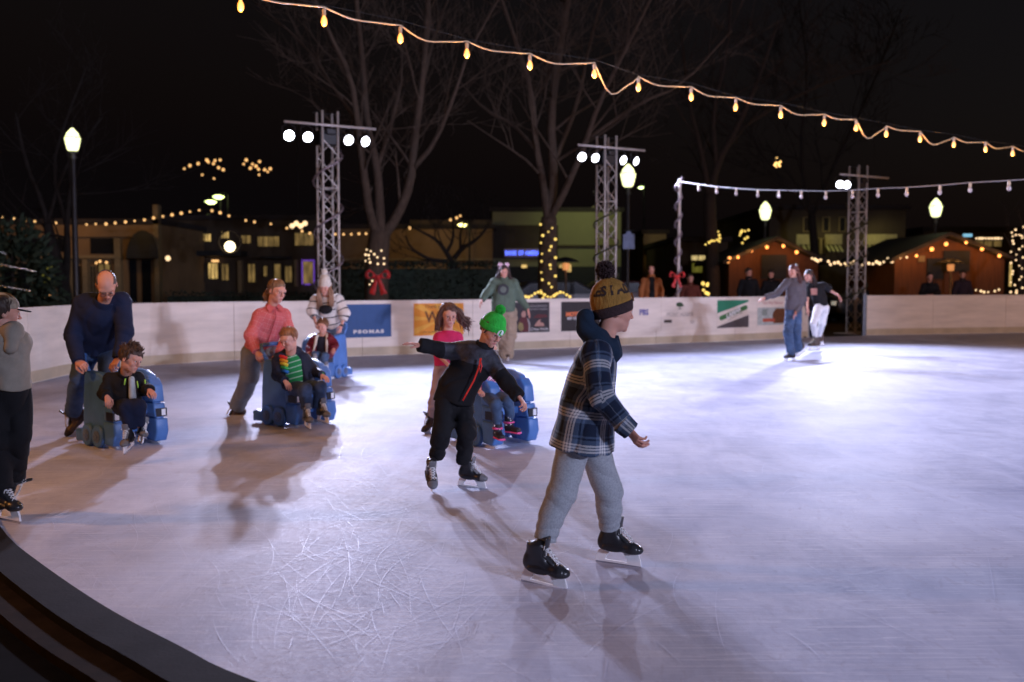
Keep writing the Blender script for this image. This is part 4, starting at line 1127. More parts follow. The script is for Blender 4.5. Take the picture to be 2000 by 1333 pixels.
# 14 skater in black shirt and white leggings
P = person('skater in black t-shirt and white leggings leaning forward near the gate', 20.3, 1595, dict(
    head=(1579, 539, -.1), neck=(1588, 553, .0), chest=(1595, 566, 0), waist=(1600, 582, 0), hem=(1604, 599, 0), pelvis=(1604, 597, 0.0), waistp=(1602, 588, 0),
    sA=(1581, 560, -.05), sB=(1608, 558, .05), eA=(1577, 584, -.1), wA=(1577, 603, -.2), eB=(1622, 568, .1), wB=(1638, 578, .1),
    hA=(1599, 602, -.05), kA=(1589, 632, -.15), aA=(1593, 660, -.02), hB=(1610, 602, .05), kB=(1606, 632, .1), aB=(1600, 655, .3)),
    (-50, 14, 0), hs=.97, s=.92, kid=0,
    top=dict(mat=BLACKC, body=((.165, .12), (.155, .12), (.165, .13)), arm=(.07, .066, .05), short=.9, amp=.008, name='shirt', seed=71),
    pants=dict(mat=WHITEC, r=(.105, .075, .055), amp=.005, seed=72, name='leggings'),
    hands={'A': ((1577, 614, -.22), (1, 0, 0), .3, 1, .9), 'B': ((1646, 588, .1), (0, 0, -1), .6, 1, .9)},
    hair=dict(style='long', col=(.02, .012, .012), bottom=-.1, low=.03, locks=[((-.06, -.03, .03), (-.09, -.05, -.06), (-.09, -.04, -.15), (-.09, -.02, -.25), 18, .02, .013), ((0, -.1, .03), (0, -.13, -.06), (0, -.1, -.15), (.02, -.05, -.28), 14, .03, .013)]),
    skates=[('brown', (1590, 685, -.08), -75, 0, 0, .97), ('brown', (1600, 676, .35), -60, 0, 0, .97)])
m = MB(); m.box(P.J((1588, 570, -.14)), (.16, .01, .13), rz=-.5); m.build('shirt_print', cloth((.5, .25, .2)), P.root)

# ---- people standing outside the boards
def bystander(label, px, ytop, D, topc, skin=SKIN, yaw=0, hair=(.03, .02, .015), lean=0, bald=False, s=1.0, arms=True):
    k = F_PX/D; X = lambda dx, z, dy=0: (px+dx*k, ytop+(1.75*s-z*s)*k, dy)
    j = dict(head=X(0, 1.63, -lean*.3), neck=X(0, 1.47, -lean*.2), chest=X(0, 1.32, -lean*.1), pelvis=X(0, .95), waistp=X(0, 1.05), hem=X(0, .88), waist=X(0, 1.12),
             sA=X(-.165, 1.37, -lean*.1), sB=X(.165, 1.37, -lean*.1), hA=X(-.09, .92), hB=X(.09, .92), kA=X(-.10, .5), kB=X(.10, .5), aA=X(-.1, .1), aB=X(.1, .1))
    if lean: j.update(eA=X(-.24, 1.16, -.2), wA=X(-.08, 1.1, -.38), eB=X(.24, 1.16, -.2), wB=X(.08, 1.1, -.38)); hd = {'A': (X(.06, 1.1, -.45), (0, 0, -1), .4, 1), 'B': (X(-.02, 1.11, -.47), (0, 0, -1), .4, -1)}
    else: j.update(eA=X(-.25, 1.13), wA=X(-.26, .88, -.08), eB=X(.25, 1.13), wB=X(.26, .88, -.08)); hd = {'A': (X(-.26, .76, -.1), (1, 0, 0), .4, 1), 'B': (X(.26, .76, -.1), (-1, 0, 0), .4, -1)}
    Q = person(label, D, px, j, (yaw, 5, 0), hs=1.0, s=s, skin=skin, kid=0, top=dict(mat=topc, body=((.19, .13), (.18, .14), (.19, .15)), arm=(.08, .07, .05), amp=.008, freq=16, collar=(topc, .085, .05), seed=int(px)),
               pants=dict(mat=NAVYC, r=(.1, .08, .07), seed=5), hands=hd, hair=dict(style='short', col=hair, bottom=-.05, low=0, bald=bald), near=.011, group='onlookers outside the boards')
    g = SDF()
    for a in 'AB': 
        p = Q.q['a'+a]; g.seg(p+V(0, .04, -.02), p+V(0, -.14, -.05), (.05, .045), (.045, .035), .0, lat=(1, 0, 0))
    g.cut((0, 0, -.05), (0, 0, -1)); v, f, _ = g.mesh(.012); mesh_np('shoes', v, f, BLACKC, Q.root)
    return Q
ORG = cloth((.35, .12, .04))
Q = bystander('balding man in orange-brown jacket watching from behind the boards', 1272, 519, 24.6, ORG, skin=SKINM, bald=True, s=1.0)
g = SDF(); g.seg(Q.q['chest']+V(0, -.06, .08), Q.q['hem']+V(0, -.07, 0), (.085, .09), (.10, .1), 0, lat=(1, 0, 0)); sdf_part(Q, g, 'vest', BLACKC, None, .012)
bystander('person in dark coat at the boards near the brick-coloured hut, hood of dark hair', 1462, 524, 26.5, BLACKC, yaw=25, s=.98)
bystander('person with dark hair in black coat behind the grey-hoodie skater', 1506, 528, 26.8, BLACKC, yaw=-20, s=.96)
bystander('person in black coat leaning folded hands on the boards right of the gate', 1816, 533, 28.2, BLACKC, lean=1, s=.97)
bystander('person in dark coat standing by the wooden hut, hand to face', 1880, 529, 29.0, cloth((.03, .02, .03)), yaw=-15, s=.97)
bystander('person in dark red coat left of the garlanded pole', 1348, 536, 26.2, cloth((.12, .03, .02)), yaw=20, s=.95)
bystander('person in dark trousers standing in the open gate behind the white leggings', 1577, 535, 25.6, BLACKC, yaw=-20, s=.97)
# ================================================================= the rink
def struct(name, m): return None
FAR_PX = [(63, 751), (142, 729), (283, 715), (400, 707), (520, 701), (679, 697), (760, 694), (1100, 680), (1300, 671.5), (1400, 668), (1578, 660)]
far = [V(-7.05, 12.4, 0)]+[G(*p) for p in FAR_PX]
# even out the far run
def smooth_path(p, n=2):
    p = [np.array(q) for q in p]
    for _ in range(n):
        q = [p[0]]
        for a, b in zip(p[:-1], p[1:]): q += [a*.75+b*.25, a*.25+b*.75]
        p = q+[p[-1]]
    return p
FARP = smooth_path(far, 2)
right = [G(1692, 655.5), G(2000, 650), G(2200, 648.5), V(25, 29.6, 0), V(30, 28.5, 0), V(33.5, 25.5, 0), V(34, 21, 0)]
kerb = [V(-7.05, 12.4, 0), V(-5.9, 10.3, 0), V(-4.65, 8.4, 0), V(-3.6, 6.7, 0)]+[G(*p) for p in ((0, 1052), (100, 1130), (224, 1214), (360, 1283), (440, 1330))]+[V(-.35, 3.0, 0), V(.6, 2.5, 0), V(2.5, 2.2, 0), V(6, 2.6, 0), V(14, 5.4, 0), V(26, 11, 0), V(32, 15.5, 0), V(34, 21, 0)]
KERB = smooth_path(kerb, 2)

def ice_mat():
    m, nt, b = newmat('ice'); N = nt.nodes.new
    tc = N('ShaderNodeTexCoord')
    def noise(scale, sx=1, sy=1, rot=0, det=5, dist=0.0, rough=.6):
        mp = N('ShaderNodeMapping'); mp.inputs['Scale'].default_value = (sx, sy, 1); mp.inputs['Rotation'].default_value = (0, 0, rad(rot)); lk(nt, tc.outputs['Object'], mp.inputs[0])
        n = N('ShaderNodeTexNoise'); n.inputs['Scale'].default_value = scale; n.inputs['Detail'].default_value = det; n.inputs['Distortion'].default_value = dist; n.inputs['Roughness'].default_value = rough
        lk(nt, mp.outputs[0], n.inputs['Vector']); return n.outputs['Fac']
    big = noise(.55, det=4, dist=.6); sw = noise(1.7, 1.5, .8, 20, 6, .9)
    snow = mth(nt, 'ADD', mth(nt, 'MULTIPLY', big, .6), mth(nt, 'MULTIPLY', sw, .5))
    base = ramp(nt, snow, [(.34, (.27, .295, .42)), (.5, (.38, .41, .54)), (.66, (.50, .53, .66))], 'LINEAR')
    scr = None
    for (s, sx, sy, rt, t, wdt) in ((3, .12, 9, 72, .50, .012), (3, .1, 8, 112, .5, .010), (3.5, .12, 9, 90, .5, .010), (4, .10, 11, 50, .5, .009), (5, .12, 10, 130, .5, .010)):
        f = noise(s, sx, sy, rt, 2, .35, .5)
        d = mth(nt, 'ABSOLUTE', mth(nt, 'SUBTRACT', f, t)); l = mth(nt, 'LESS_THAN', d, wdt)
        gate = mth(nt, 'GREATER_THAN', noise(1.1, 1, 1, rt*2, 3), .50)
        l = mth(nt, 'MULTIPLY', l, gate)
        scr = l if scr is None else mth(nt, 'MAXIMUM', scr, l)
    fine = noise(60, 1, 1, 0, 5); gr = noise(30, 1.3, .8, 20, 6, .3)
    dark = mth(nt, 'GREATER_THAN', noise(12, 1.6, .7, 15, 6, .8), .60)
    c = mixc(nt, mth(nt, 'MULTIPLY', scr, .28), base, (.82, .83, .88))
    c = mixc(nt, mth(nt, 'MULTIPLY', dark, .20), c, (.30, .28, .36))
    lk(nt, c, b.inputs['Base Color'])
    rg = mth(nt, 'ADD', mth(nt, 'MULTIPLY', gr, .3), .46); lk(nt, rg, b.inputs['Roughness'])
    b.inputs['Specular IOR Level'].default_value = .13; b.inputs['IOR'].default_value = 1.31
    hgt = mth(nt, 'ADD', mth(nt, 'ADD', mth(nt, 'MULTIPLY', gr, 1.0), mth(nt, 'MULTIPLY', fine, .35)), mth(nt, 'MULTIPLY', scr, -.5))
    bu = N('ShaderNodeBump'); bu.inputs['Strength'].default_value = .35; bu.inputs['Distance'].default_value = .004
    lk(nt, hgt, bu.inputs['Height']); lk(nt, bu.outputs[0], b.inputs['Normal'])
    return m
m = MB()
ring = [p for p in FARP]+[p for p in right]+KERB[::-1][:-1]
bm = bmesh.new(); vs = [bm.verts.new((p[0], p[1], 0)) for p in ring]; fc = bm.faces.new(vs); bmesh.ops.triangulate(bm, faces=[fc])
me = bpy.data.meshes.new('ice'); bm.normal_update()
for q in bm.faces:
    if q.normal.z < 0: q.normal_flip()
bm.to_mesh(me); bm.free(); me.materials.append(ice_mat()); ice = link(bpy.data.objects.new('ice', me)); tag(ice, kind='structure')
# skate cuts and snow in the ice
def inside(p, poly):
    c = False; n = len(poly)
    for i in range(n):
        a, b = poly[i], poly[i-1]
        if (a[1] > p[1]) != (b[1] > p[1]) and p[0] < (b[0]-a[0])*(p[1]-a[1])/(b[1]-a[1])+a[0]: c = not c
    return c
def marks():
    rng = random.Random(5); mb = MB()
    SC = mat('ice_cut', (.58, .62, .76), .5, .12, 30, spec=.2)
    for i in range(620):
        if i < 480: px = rng.uniform(30, 950); py = rng.uniform(880, 1320)
        else: px = rng.uniform(0, 2000); py = rng.uniform(760, 1330)
        p = G(px, py); y = p[1]
        if y > 12 or not inside(p, ring): continue
        L = rng.choice([.12, .2, .3, .5, .9, 1.4])*rng.uniform(.7, 1.3); a = rng.gauss(1.75, .35) if rng.random() < .6 else rng.uniform(0, 3.14); k = rng.gauss(0, .5); n = max(4, int(L*14)); w = rng.uniform(.0003, .0009)*(1+.10*y)
        up = []; dn = []
        for t in range(n):
            if not inside(p+V(.05, .05, 0), ring): break
            ww = w*(math.sin(math.pi*(t+.3)/(n-.4))**.6)*rng.uniform(.5, 1.2)
            s = V(-math.sin(a), math.cos(a), 0); up.append(p+s*ww); dn.append(p-s*ww)
            p = p+V(math.cos(a), math.sin(a), 0)*L/n; a += k*L/n
        n = len(up)
        if n < 3: continue
        vs = [q+V(0, 0, .004) for q in up+dn]
        mb.add(vs, [(t, t+1, n+t+1, n+t) for t in range(n-1)])
    o = mb.build('skate_marks', SC); tag(o, 'thin pale skate cuts across the near ice', 'skate cuts', kind='stuff')
marks()

# kerb round the open side
def strip(path, a, b, z0, z1, name, m_, bev=0, close=True):
    mb = MB(); n = len(path); L = []
    for i, p in enumerate(path):
        d = nrm(path[min(i+1, n-1)]-path[max(i-1, 0)]); s = V(d[1], -d[0], 0)   # outward for the kerb, which runs with the ice on its left
        L.append((p+s*a, p+s*b))
    vs = []
    for x, y in L: vs += [V(x[0], x[1], z0), V(x[0], x[1], z1), V(y[0], y[1], z1), V(y[0], y[1], z0)]
    fs = []
    for i in range(n-1):
        for k in range(4): fs.append((4*i+k, 4*i+(k+1) % 4, 4*i+4+(k+1) % 4, 4*i+4+k))
    fs += [(0, 1, 2, 3), (4*n-4, 4*n-3, 4*n-2, 4*n-1)]
    mb.add(vs, fs); return mb.build(name, m_, bevel=bev)
RUB = mat('rubber_grey', (.012, .0115, .014), .9, .3, 5, .15, 60, spec=.1); 
k = strip(KERB, 0, .19, -.06, .035, 'rink_kerb', RUB); tag(k, 'low grey rubber kerb curving round the near edge of the ice', 'kerb')
k2 = strip(KERB, .195, .33, -.06, -.0, 'edge_board', mat('edge_wood', (.02, .012, .007), .9, .4, 8, .1, 60, spec=.05)); tag(k2, 'dark brown timber edge outside the rubber kerb', 'edge board')
gnd = MB(); gnd.add([V(-300, -60, -.05), V(300, -60, -.05), V(300, 400, -.05), V(-300, 400, -.05)], [(0, 1, 2, 3)])
g_ = gnd.build('ground', mat('paving_dark', (.03, .026, .022), .9, .4, 3, .4, 60, spec=.15)); tag(g_, kind='structure')
# a darker mat by the kerb where the photographer stands
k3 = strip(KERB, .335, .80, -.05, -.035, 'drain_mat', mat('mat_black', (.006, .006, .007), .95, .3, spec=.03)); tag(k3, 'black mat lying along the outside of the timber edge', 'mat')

# boards
BW_ = mat('board_white', (.76, .68, .60), .45, .13, 2.2, .08, 40, spec=.4, stretch=(.5, .5, 3.5)); BK = mat('kick_strip', (.50, .42, .30), .5, .2, 2)
SEAM = mat('board_seam', (.25, .22, .2), .6, .2)
def resample(path, step):
    d = [0]
    for a, b in zip(path[:-1], path[1:]): d.append(d[-1]+np.linalg.norm(b-a))
    def at(s):
        s = min(max(s, 0), d[-1]); i = int(np.searchsorted(d, s)); i = max(1, min(i, len(d)-1)); t = (s-d[i-1])/max(1e-9, d[i]-d[i-1]); return path[i-1]*(1-t)+path[i]*t
    return at, d[-1]
def wall_piece(at, s0, s1, o0, o1, z0, z1, name, m_, parent, n=6):
    mb = MB(); vs = []
    for i in range(n+1):
        s = s0+(s1-s0)*i/n; p = at(s); d = nrm(at(s+.05)-at(s-.05)); w = V(-d[1], d[0], 0)
        a, b = p+w*o0, p+w*o1
        vs += [V(a[0], a[1], z0), V(a[0], a[1], z1), V(b[0], b[1], z1), V(b[0], b[1], z0)]
    fs = []
    for i in range(n):
        for k in range(4): fs.append((4*i+k, 4*i+(k+1) % 4, 4*i+4+(k+1) % 4, 4*i+4+k))
    fs += [(0, 1, 2, 3), (4*n, 4*n+1, 4*n+2, 4*n+3)]
    mb.add(vs, fs); return mb.build(name, m_, parent)
BH = 1.07
def boards(path, label, step=2.42, off=0.0):
    at, L = resample(path, .5); e = empty('rink_boards', (0, 0, 0), label, 'rink boards', 'white rink boards')
    s = -off
    while s < L-.05:
        a, b = max(0, s+.004), min(L, s+step-.004)
        if b-a > .05:
            p = wall_piece(at, a, b, 0, .05, .0, BH-.03, 'panel', BW_, e)
            wall_piece(at, a, b, -.006, -.001, .012, .17, 'kick_strip', BK, p)
        s += step
    wall_piece(at, 0, L, -.012, .07, BH-.028, BH, 'top_rail', BW_, e, 40)
    wall_piece(at, 0, L, .052, .06, .05, BH-.05, 'backing', SEAM, e, 40)
    return at, L
atF, LF = boards(FARP, 'long white rink boards with sponsor banners curving from the left edge to the gate', off=.9)
atR, LR = boards(smooth_path(right, 1), 'white rink boards right of the gate opening', off=.3)
e = MB(); p = right[0]; e.box(p+V(-.06, .05, .55), (.09, .12, 1.12)); o = e.build('gate_post', mat('gate_steel', (.12, .12, .13), .4, .3, metal=.6)); tag(o, 'grey steel gate post at the left end of the right-hand boards', 'post')
m = MB(); gp = FARP[-1]; m.box(gp+V(.02, .06, .54), (.07, .1, 1.1)); o = m.build('gate_post', mat('gate_steel2', (.3, .28, .26), .4, .3, metal=.4)); tag(o, 'pale gate post closing the banner boards beside the white leggings', 'post')

# banners on the boards
def s_of_px(at, L, px):
    best = 0; bd = 1e9
    for i in range(2001):
        s = L*i/2000; p = at(s); x = 1000+F_PX*p[0]/(p[1]*cT+ (CAMZ)*sT)
        if abs(x-px) < bd: bd = abs(x-px); best = s
    return best
class Banner:
    def __init__(s, px0, px1, z0, z1, m_, label, name='banner'):
        s.s0 = s_of_px(atF, LF, px0); s.s1 = s_of_px(atF, LF, px1); s.z0, s.z1 = z0, z1
        s.o = wall_piece(atF, s.s0, s.s1, -.007, -.001, z0, z1, name, m_, None); tag(s.o, label, 'banner', 'sponsor banners on the rink boards')
        s.W = s.s1-s.s0; s.H = z1-z0
    def pt(s, u, v, lift=.010):
        q = s.s0+u*s.W; p = atF(q); d = nrm(atF(q+.05)-atF(q-.05)); w = V(-d[1], d[0], 0)
        r = p-w*lift; return V(r[0], r[1], s.z0+v*s.H)
    def poly(s, pts, m_, name='print', lift=.009):
        n = len(pts); v3, f3 = subdiv(np.array([(u*s.W, v*s.H, 0) for u, v in pts]), [tuple(range(n))], .12); mb = MB(); mb.add([s.pt(p[0]/s.W, p[1]/s.H, lift) for p in v3], f3); return mb.build(name, m_, s.o)
    def text(s, t, u, v, size, m_, w=None, bold=.0, rot=0, lift=.012, name='lettering', space=1.0, shear=0, tall=1.0):
        vv, f = text_mesh(t, size, 0, bold, space); c, sn = math.cos(rad(rot)), math.sin(rad(rot))
        mb = MB(); k = 1.0
        if w: k = w/max(1e-6, (vv[:, 0].max()-vv[:, 0].min()))
        out = []
        for p in vv:
            x, y = p[0]*k+p[1]*shear, p[1]*tall; out.append(s.pt(u+(x*c-y*sn)/s.W, v+(x*sn+y*c)/s.H, lift))
        mb.add(out, f); return mb.build(name, m_, s.o)
WT = mat('print_white', (.7, .7, .7), .6, .03); 
b = Banner(668, 764, .36, 1.0, mat('banner_blue', (.025, .085, .25), .6, .06), 'blue banner with white spaced letters beside the striped sweater')
b.text('PSOMAS', .53, .17, .085, WT, w=.62, bold=.006, space=1.4)
ORB = mat('banner_orange', (.75, .28, .02), .6, .05); OR2 = mat('banner_amber', (.80, .40, .05), .6, .05); BRNP = mat('print_brown', (.15, .05, .01), .6, .1)
b = Banner(808, 905, .36, 1.0, ORB, 'orange sunburst banner mostly hidden by the girl in pink')
for i in range(9):
    a = rad(-60+i*38); a2 = a+rad(15)
    def hit(a):
        dx, dy = math.cos(a), math.sin(a); t = min([(1-.55)/dx if dx > 1e-6 else 9, -.55/dx if dx < -1e-6 else 9, .5/dy if dy > 1e-6 else 9, -.5/dy if dy < -1e-6 else 9]); return (.55+dx*t*.99, .5+dy*t*.99)
    b.poly([(.55, .5), hit(a), hit(a2)], OR2, 'sun_ray', .008)
b.text('Thank you', .42, .9, .09, BRNP, w=.45); b.text('WISH', .56, .56, .32, BRNP, w=.75, bold=.004, tall=1.0); b.text('FOUNDATION', .5, .10, .06, BRNP, w=.7)
b = Banner(1006, 1073, .36, 1.0, mat('banner_charcoal', (.025, .022, .028), .5, .2), 'dark banner with a seated figure photo behind the green hoodie')
LG = mat('print_grey', (.35, .33, .33), .6, .05)
b.text('Uncommon', .68, .88, .09, LG, w=.42); b.text("women's leaders", .66, .77, .06, LG, w=.5); b.text('Chloe Wolfe', .70, .10, .09, WT, w=.45)
FG = mat('print_skin', (.45, .25, .2), .6, .1); MR = mat('print_maroon', (.10, .02, .025), .6, .2)
b.poly([(.14, .02), (.08, .3), (.14, .48), (.24, .55), (.36, .48), (.42, .2), (.42, .02)], MR, 'portrait_jacket', .0085); b.poly([(.19, .52), (.17, .62), (.22, .72), (.29, .70), (.31, .58), (.27, .50)], FG, 'portrait_face', .0095)
b.poly([(.38, .02), (.42, .02), (.43, .3), (.38, .45), (.34, .48), (.39, .25)], LG, 'portrait_trim', .0098); b.poly([(.10, .1), (.16, .05), (.24, .1), (.22, .3), (.12, .35), (.07, .2)], mat('print_olive', (.25, .2, .08), .6, .2), 'portrait_bag', .0105)
b.poly([(.55, .2), (.85, .2), (.82, .3), (.72, .34), (.74, .44), (.66, .38), (.6, .3)], FG, 'figure_print', .0085); b.poly([(.5, .48), (.65, .6), (.9, .58), (.95, .5), (.7, .47)], MR, 'figure_print', .0085)
b = Banner(1096, 1176, .36, 1.0, mat('banner_black', (.022, .020, .022), .5, .2), 'black banner with orange and white slogan left of the pompom hat')
ORG2 = mat('print_orange', (.85, .22, .08), .6, .05)
b.text('MOTORSPORT', .5, .57, .13, ORG2, w=.86, bold=.008, tall=.9); b.text('MY COUNTRY', .42, .43, .07, WT, w=.62, bold=.004)
b = Banner(1228, 1285, .3, 1.0, BW_, 'white banner with small blue initials just right of the boy in the pompom hat')
b.text('PBS', .5, .62, .18, mat('print_blue', (.08, .09, .33), .6, .05), w=.26, bold=.006)
b = Banner(1291, 1366, .3, 1.0, BW_, 'white banner with a small oak tree emblem and grey serif name')
TR = mat('print_green', (.03, .07, .03), .6, .2)
rg = random.Random(2)
cx, cy = .47, .84
b.poly([(cx-.06, cy-.05), (cx-.095, cy+.01), (cx-.08, cy+.07), (cx-.02, cy+.105), (cx+.05, cy+.09), (cx+.09, cy+.03), (cx+.12, cy-.045), (cx+.07, cy-.04), (cx+.03, cy-.06), (cx-.02, cy-.05)], TR, 'oak_emblem')
b.poly([(cx-.01, cy-.13), (cx+.015, cy-.13), (cx+.01, cy-.05), (cx-.005, cy-.05)], TR, 'oak_trunk'); b.poly([(cx-.05, cy-.135), (cx+.06, cy-.135), (cx+.06, cy-.12), (cx-.05, cy-.12)], TR, 'oak_ground')
GY = mat('print_taupe', (.28, .26, .24), .6, .1)
b.text('MONT HOSIER', .48, .53, .13, GY, w=.78, tall=1.0); b.poly([(.07, .26), (.27, .26), (.27, .36), (.07, .36)], mat('print_dark', (.05, .045, .04), .6), 'print_block'); b.text('vineyards', .8, .31, .05, GY, w=.16); b.text('estate', .8, .25, .05, GY, w=.12)
b = Banner(1400, 1462, .32, 1.0, BW_, 'white banner with green capsule name between green and charcoal triangles')
GR = mat('print_emerald', (.02, .20, .11), .6, .05); CH = mat('print_charcoal', (.07, .06, .065), .6, .1); GR2 = mat('print_leaf', (.04, .16, .05), .6, .05)
b.poly([(.0, .99), (.97, .99), (.99, .94), (.9, .89), (.0, .53)], GR, 'green_triangle'); b.poly([(.0, .01), (.99, .01), (.99, .45), (.0, .06)], CH, 'charcoal_triangle')
cap = []
ax_, ay_, bx_, by_ = .13, .36, .88, .72
rr = .075
for i in range(9): t = rad(115+180*i/8); cap.append((ax_+rr*.9*math.cos(t), ay_+rr*1.1*math.sin(t)))
for i in range(9): t = rad(-65+180*i/8); cap.append((bx_+rr*.9*math.cos(t), by_+rr*1.1*math.sin(t)))
b.poly(cap, GR2, 'green_capsule'); b.text('LAMAR', .505, .54, .15, WT, w=.52, bold=.009, rot=23, shear=.2); b.text('advertising', .54, .41, .06, GY, w=.5, rot=23)
b = Banner(1477, 1533, .32, 1.0, BW_, 'white banner with red script and a framed picture behind the grey hoodie')
b.text('Sun Ray Bakery', .55, .87, .09, mat('print_red', (.5, .12, .1), .6), w=.7); b.poly([(.02, .06), (.98, .06), (.98, .70), (.02, .70)], mat('print_mint', (.42, .47, .45), .6), 'picture_ground')
b.poly([(.58, .12), (.98, .12), (.98, .66), (.66, .66), (.55, .5), (.54, .3)], mat('print_food', (.14, .05, .02), .6, .8, 60), 'picture', .0105); b.poly([(.2, .18), (.62, .18), (.62, .30), (.2, .30)], mat('print_tomato', (.5, .10, .06), .6), 'caption_bar', .0115)
b.poly([(.17, .42), (.35, .42), (.35, .64), (.17, .64)], mat('print_sage', (.25, .3, .27), .6, .6, 120), 'caption_block', .0105)

# ================================================================= truss towers
ALU = mat('aluminium', (.55, .50, .46), .45, .15, 8, metal=.25); LAMPB = mat('lamp_black', (.012, .012, .014), .5, .2)
LENS = emis('flood_lens', (.86, .88, 1.0), 14.0); LENS2 = emis('flood_lens_bright', (.86, .90, 1.0), 30.0)
BARD = nrm(FARP[-1]-FARP[len(FARP)//2]); BARD = V(BARD[0], BARD[1], 0)
def flood(pos, target, tower, label, power, lens=LENS, r=.10, angle=64, col=(.66, .69, 1.0), blend=.85, light=True):
    f = nrm(np.asarray(target, float)-pos); x = nrm(np.cross(f, V(0, 0, 1))); u = np.cross(x, f); R = np.stack([x, u, -f], 1)
    e = empty('flood_lamp', pos, label, 'flood lamp', 'flood lamps on the truss towers')
    m = MB(); m.lathe((0, 0, 0), [(.05, .2), (r*.9, .16), (r*1.1, .04), (r*1.12, -.02), (r*1.03, -.02), (r*1.0, 0.01)], 18, R=R); m.build('lamp_can', LAMPB, e, smooth=True)
    m = MB(); m.lathe((0, 0, 0), [(r, .006), (r*.9, -.006), (r*.4, -.016)], 18, R=R); m.build('lens', lens, e, smooth=True)
    m = MB(); m.tube([R@V(-r*1.2, 0, .08), R@V(-r*1.25, 0, .08)+V(0, 0, .16), V(0, 0, .24)+R@V(0, 0, .08)*.5, R@V(r*1.25, 0, .08)+V(0, 0, .16), R@V(r*1.2, 0, .08)], .012, 6); m.build('yoke', LAMPB, e)
    if light:
        l = bpy.data.lights.new('flood_light', 'SPOT'); l.energy = power; l.color = col; l.spot_size = rad(angle); l.spot_blend = blend; l.shadow_soft_size = .07
        o = bpy.data.objects.new('flood_light', l); C.objects.link(o); o.parent = e; o.location = Vector(f*.05)
        o.rotation_euler = Matrix(R.tolist()).to_euler()
    return e
def tower(base, H, label, yaw):
    e = empty('truss_tower', base, label, 'truss tower', 'aluminium truss towers', rz=yaw); a = .165
    cs = [V(-a, -a, 0), V(a, -a, 0), V(a, a, 0), V(-a, a, 0)]
    m = MB()
    for c in cs: m.tube([c, c+V(0, 0, H+.30)], .025, 8)
    m.build('chords', ALU, e, smooth=True)
    m = MB(); st = .33; n = int((H-.3)/st)
    for s in range(4):
        p, q = cs[s], cs[(s+1) % 4]
        for i in range(n):
            z0, z1 = i*st+.05, (i+1)*st+.05
            A, B = (p, q) if i % 2 else (q, p)
            m.tube([A+V(0, 0, z0), B+V(0, 0, z1)], .0105, 5, cap=False)
        for i in range(0, n, 5): m.tube([p+V(0, 0, i*st+.05), q+V(0, 0, i*st+.05)], .012, 5)
    m.build('lattice', ALU, e)
    m = MB(); m.box((0, 0, .01), (.8, .8, .02)); m.build('base_plate', ALU, e)
    m = MB(); m.tube([(-.98, -a-.05, H), (.98, -a-.05, H)], .026, 8); m.build('cross_bar', ALU, e, smooth=True)
    m = MB(); m.tube([(-.25, a, H+.29), (.35, a, H+.29)], .012, 6); m.build('top_rod', LAMPB, e)
    m = MB(); m.box((.0, 0, H-.23), (.42, .30, .30)); m.box((0, -.2, H-.12), (.2, .1, .12)); m.build('winch_box', LAMPB, e, bevel=.02)
    return e
yawb = math.atan2(BARD[1], BARD[0]); NB = V(BARD[1], -BARD[0], 0)
def zat(py, D): return CAMZ+(552-py)/F_PX*D
T1 = W(643, 600, 20.7); T1[2] = 0; T2 = W(1183, 600, 24.0); T2[2] = 0; T3 = W(1671, 600, 27.6); T3[2] = 0
tower(T1, zat(252, 20.7), 'tall aluminium truss tower left of the two big bare trees', yawb)
tower(T2, zat(294, 24), 'aluminium truss tower behind the boy in the pompom hat', yawb)
tower(T3, zat(348, 27.6), 'aluminium truss tower standing in the gate opening', yawb)
# ================================================================= strings of lamps
WIREW = mat('cord_bulb_lit', (.50, .36, .22), .5, .1); WIRED = mat('cord_dark', (.02, .02, .02), .6, .1)  # pale festoon cord is white; the bulbs' orange light is put into its colour
WARM = emis('bulb_warm', (1.0, .55, .14), 1.2)
_nt = WARM.node_tree; _b = _nt.nodes['Principled BSDF']; _lw = _nt.nodes.new('ShaderNodeLayerWeight'); _lw.inputs[0].default_value = .35
lk(_nt, ramp(_nt, _lw.outputs['Facing'], [(0, (1, .74, .26)), (.3, (1, .44, .07)), (.7, (.75, .16, .012))], 'LINEAR'), _b.inputs['Emission Color']); WARMC = emis('bulb_core', (1.0, .78, .40), 60.0)
SM = emis('fairy_warm', (1.0, .55, .20), 1.35); SMY = emis('fairy_yellow', (1.0, .70, .16), 1.25); SMO = emis('fairy_orange', (1.0, .42, .12), 1.7); SMW = emis('fairy_white', (1.0, .70, .38), 1.5)
def ball_data(r, m_, n=6):
    o = (lambda mb: (mb.ball((0, 0, 0), r, n), mb.build('bulb', m_, smooth=True))[1])(MB()); d = o.data; bpy.data.objects.remove(o); return d
_bd = {}
def fairy(name, label, pts, m_, r, cat='string lights', group='strings of small lights', wire=True, wr=.008, sag=None, seed=1):
    base = np.mean(pts, 0) if len(pts) else V(0, 0, 0)
    e = empty(name, base, label, cat, group)
    k = (m_.name, round(r, 4))
    if k not in _bd: _bd[k] = ball_data(r, m_)
    rng = random.Random(seed)
    for p in pts[:100]:
        o = bpy.data.objects.new('bulb', _bd[k]); link(o, e, p-base); s = rng.uniform(.75, 1.2); o.scale = (s, s, s)
    if wire:
        mb = MB(); q = [pts[0]-base+V(0, 0, r)]
        for a, b in zip(pts[:-1], pts[1:]):
            L = np.linalg.norm(b-a); q += [(a+b)/2-base+V(0, 0, r-.04*L), b-base+V(0, 0, r)]
        mb.tube(q, wr, 5, cap=False); mb.build('wire', WIRED, e)
    return e
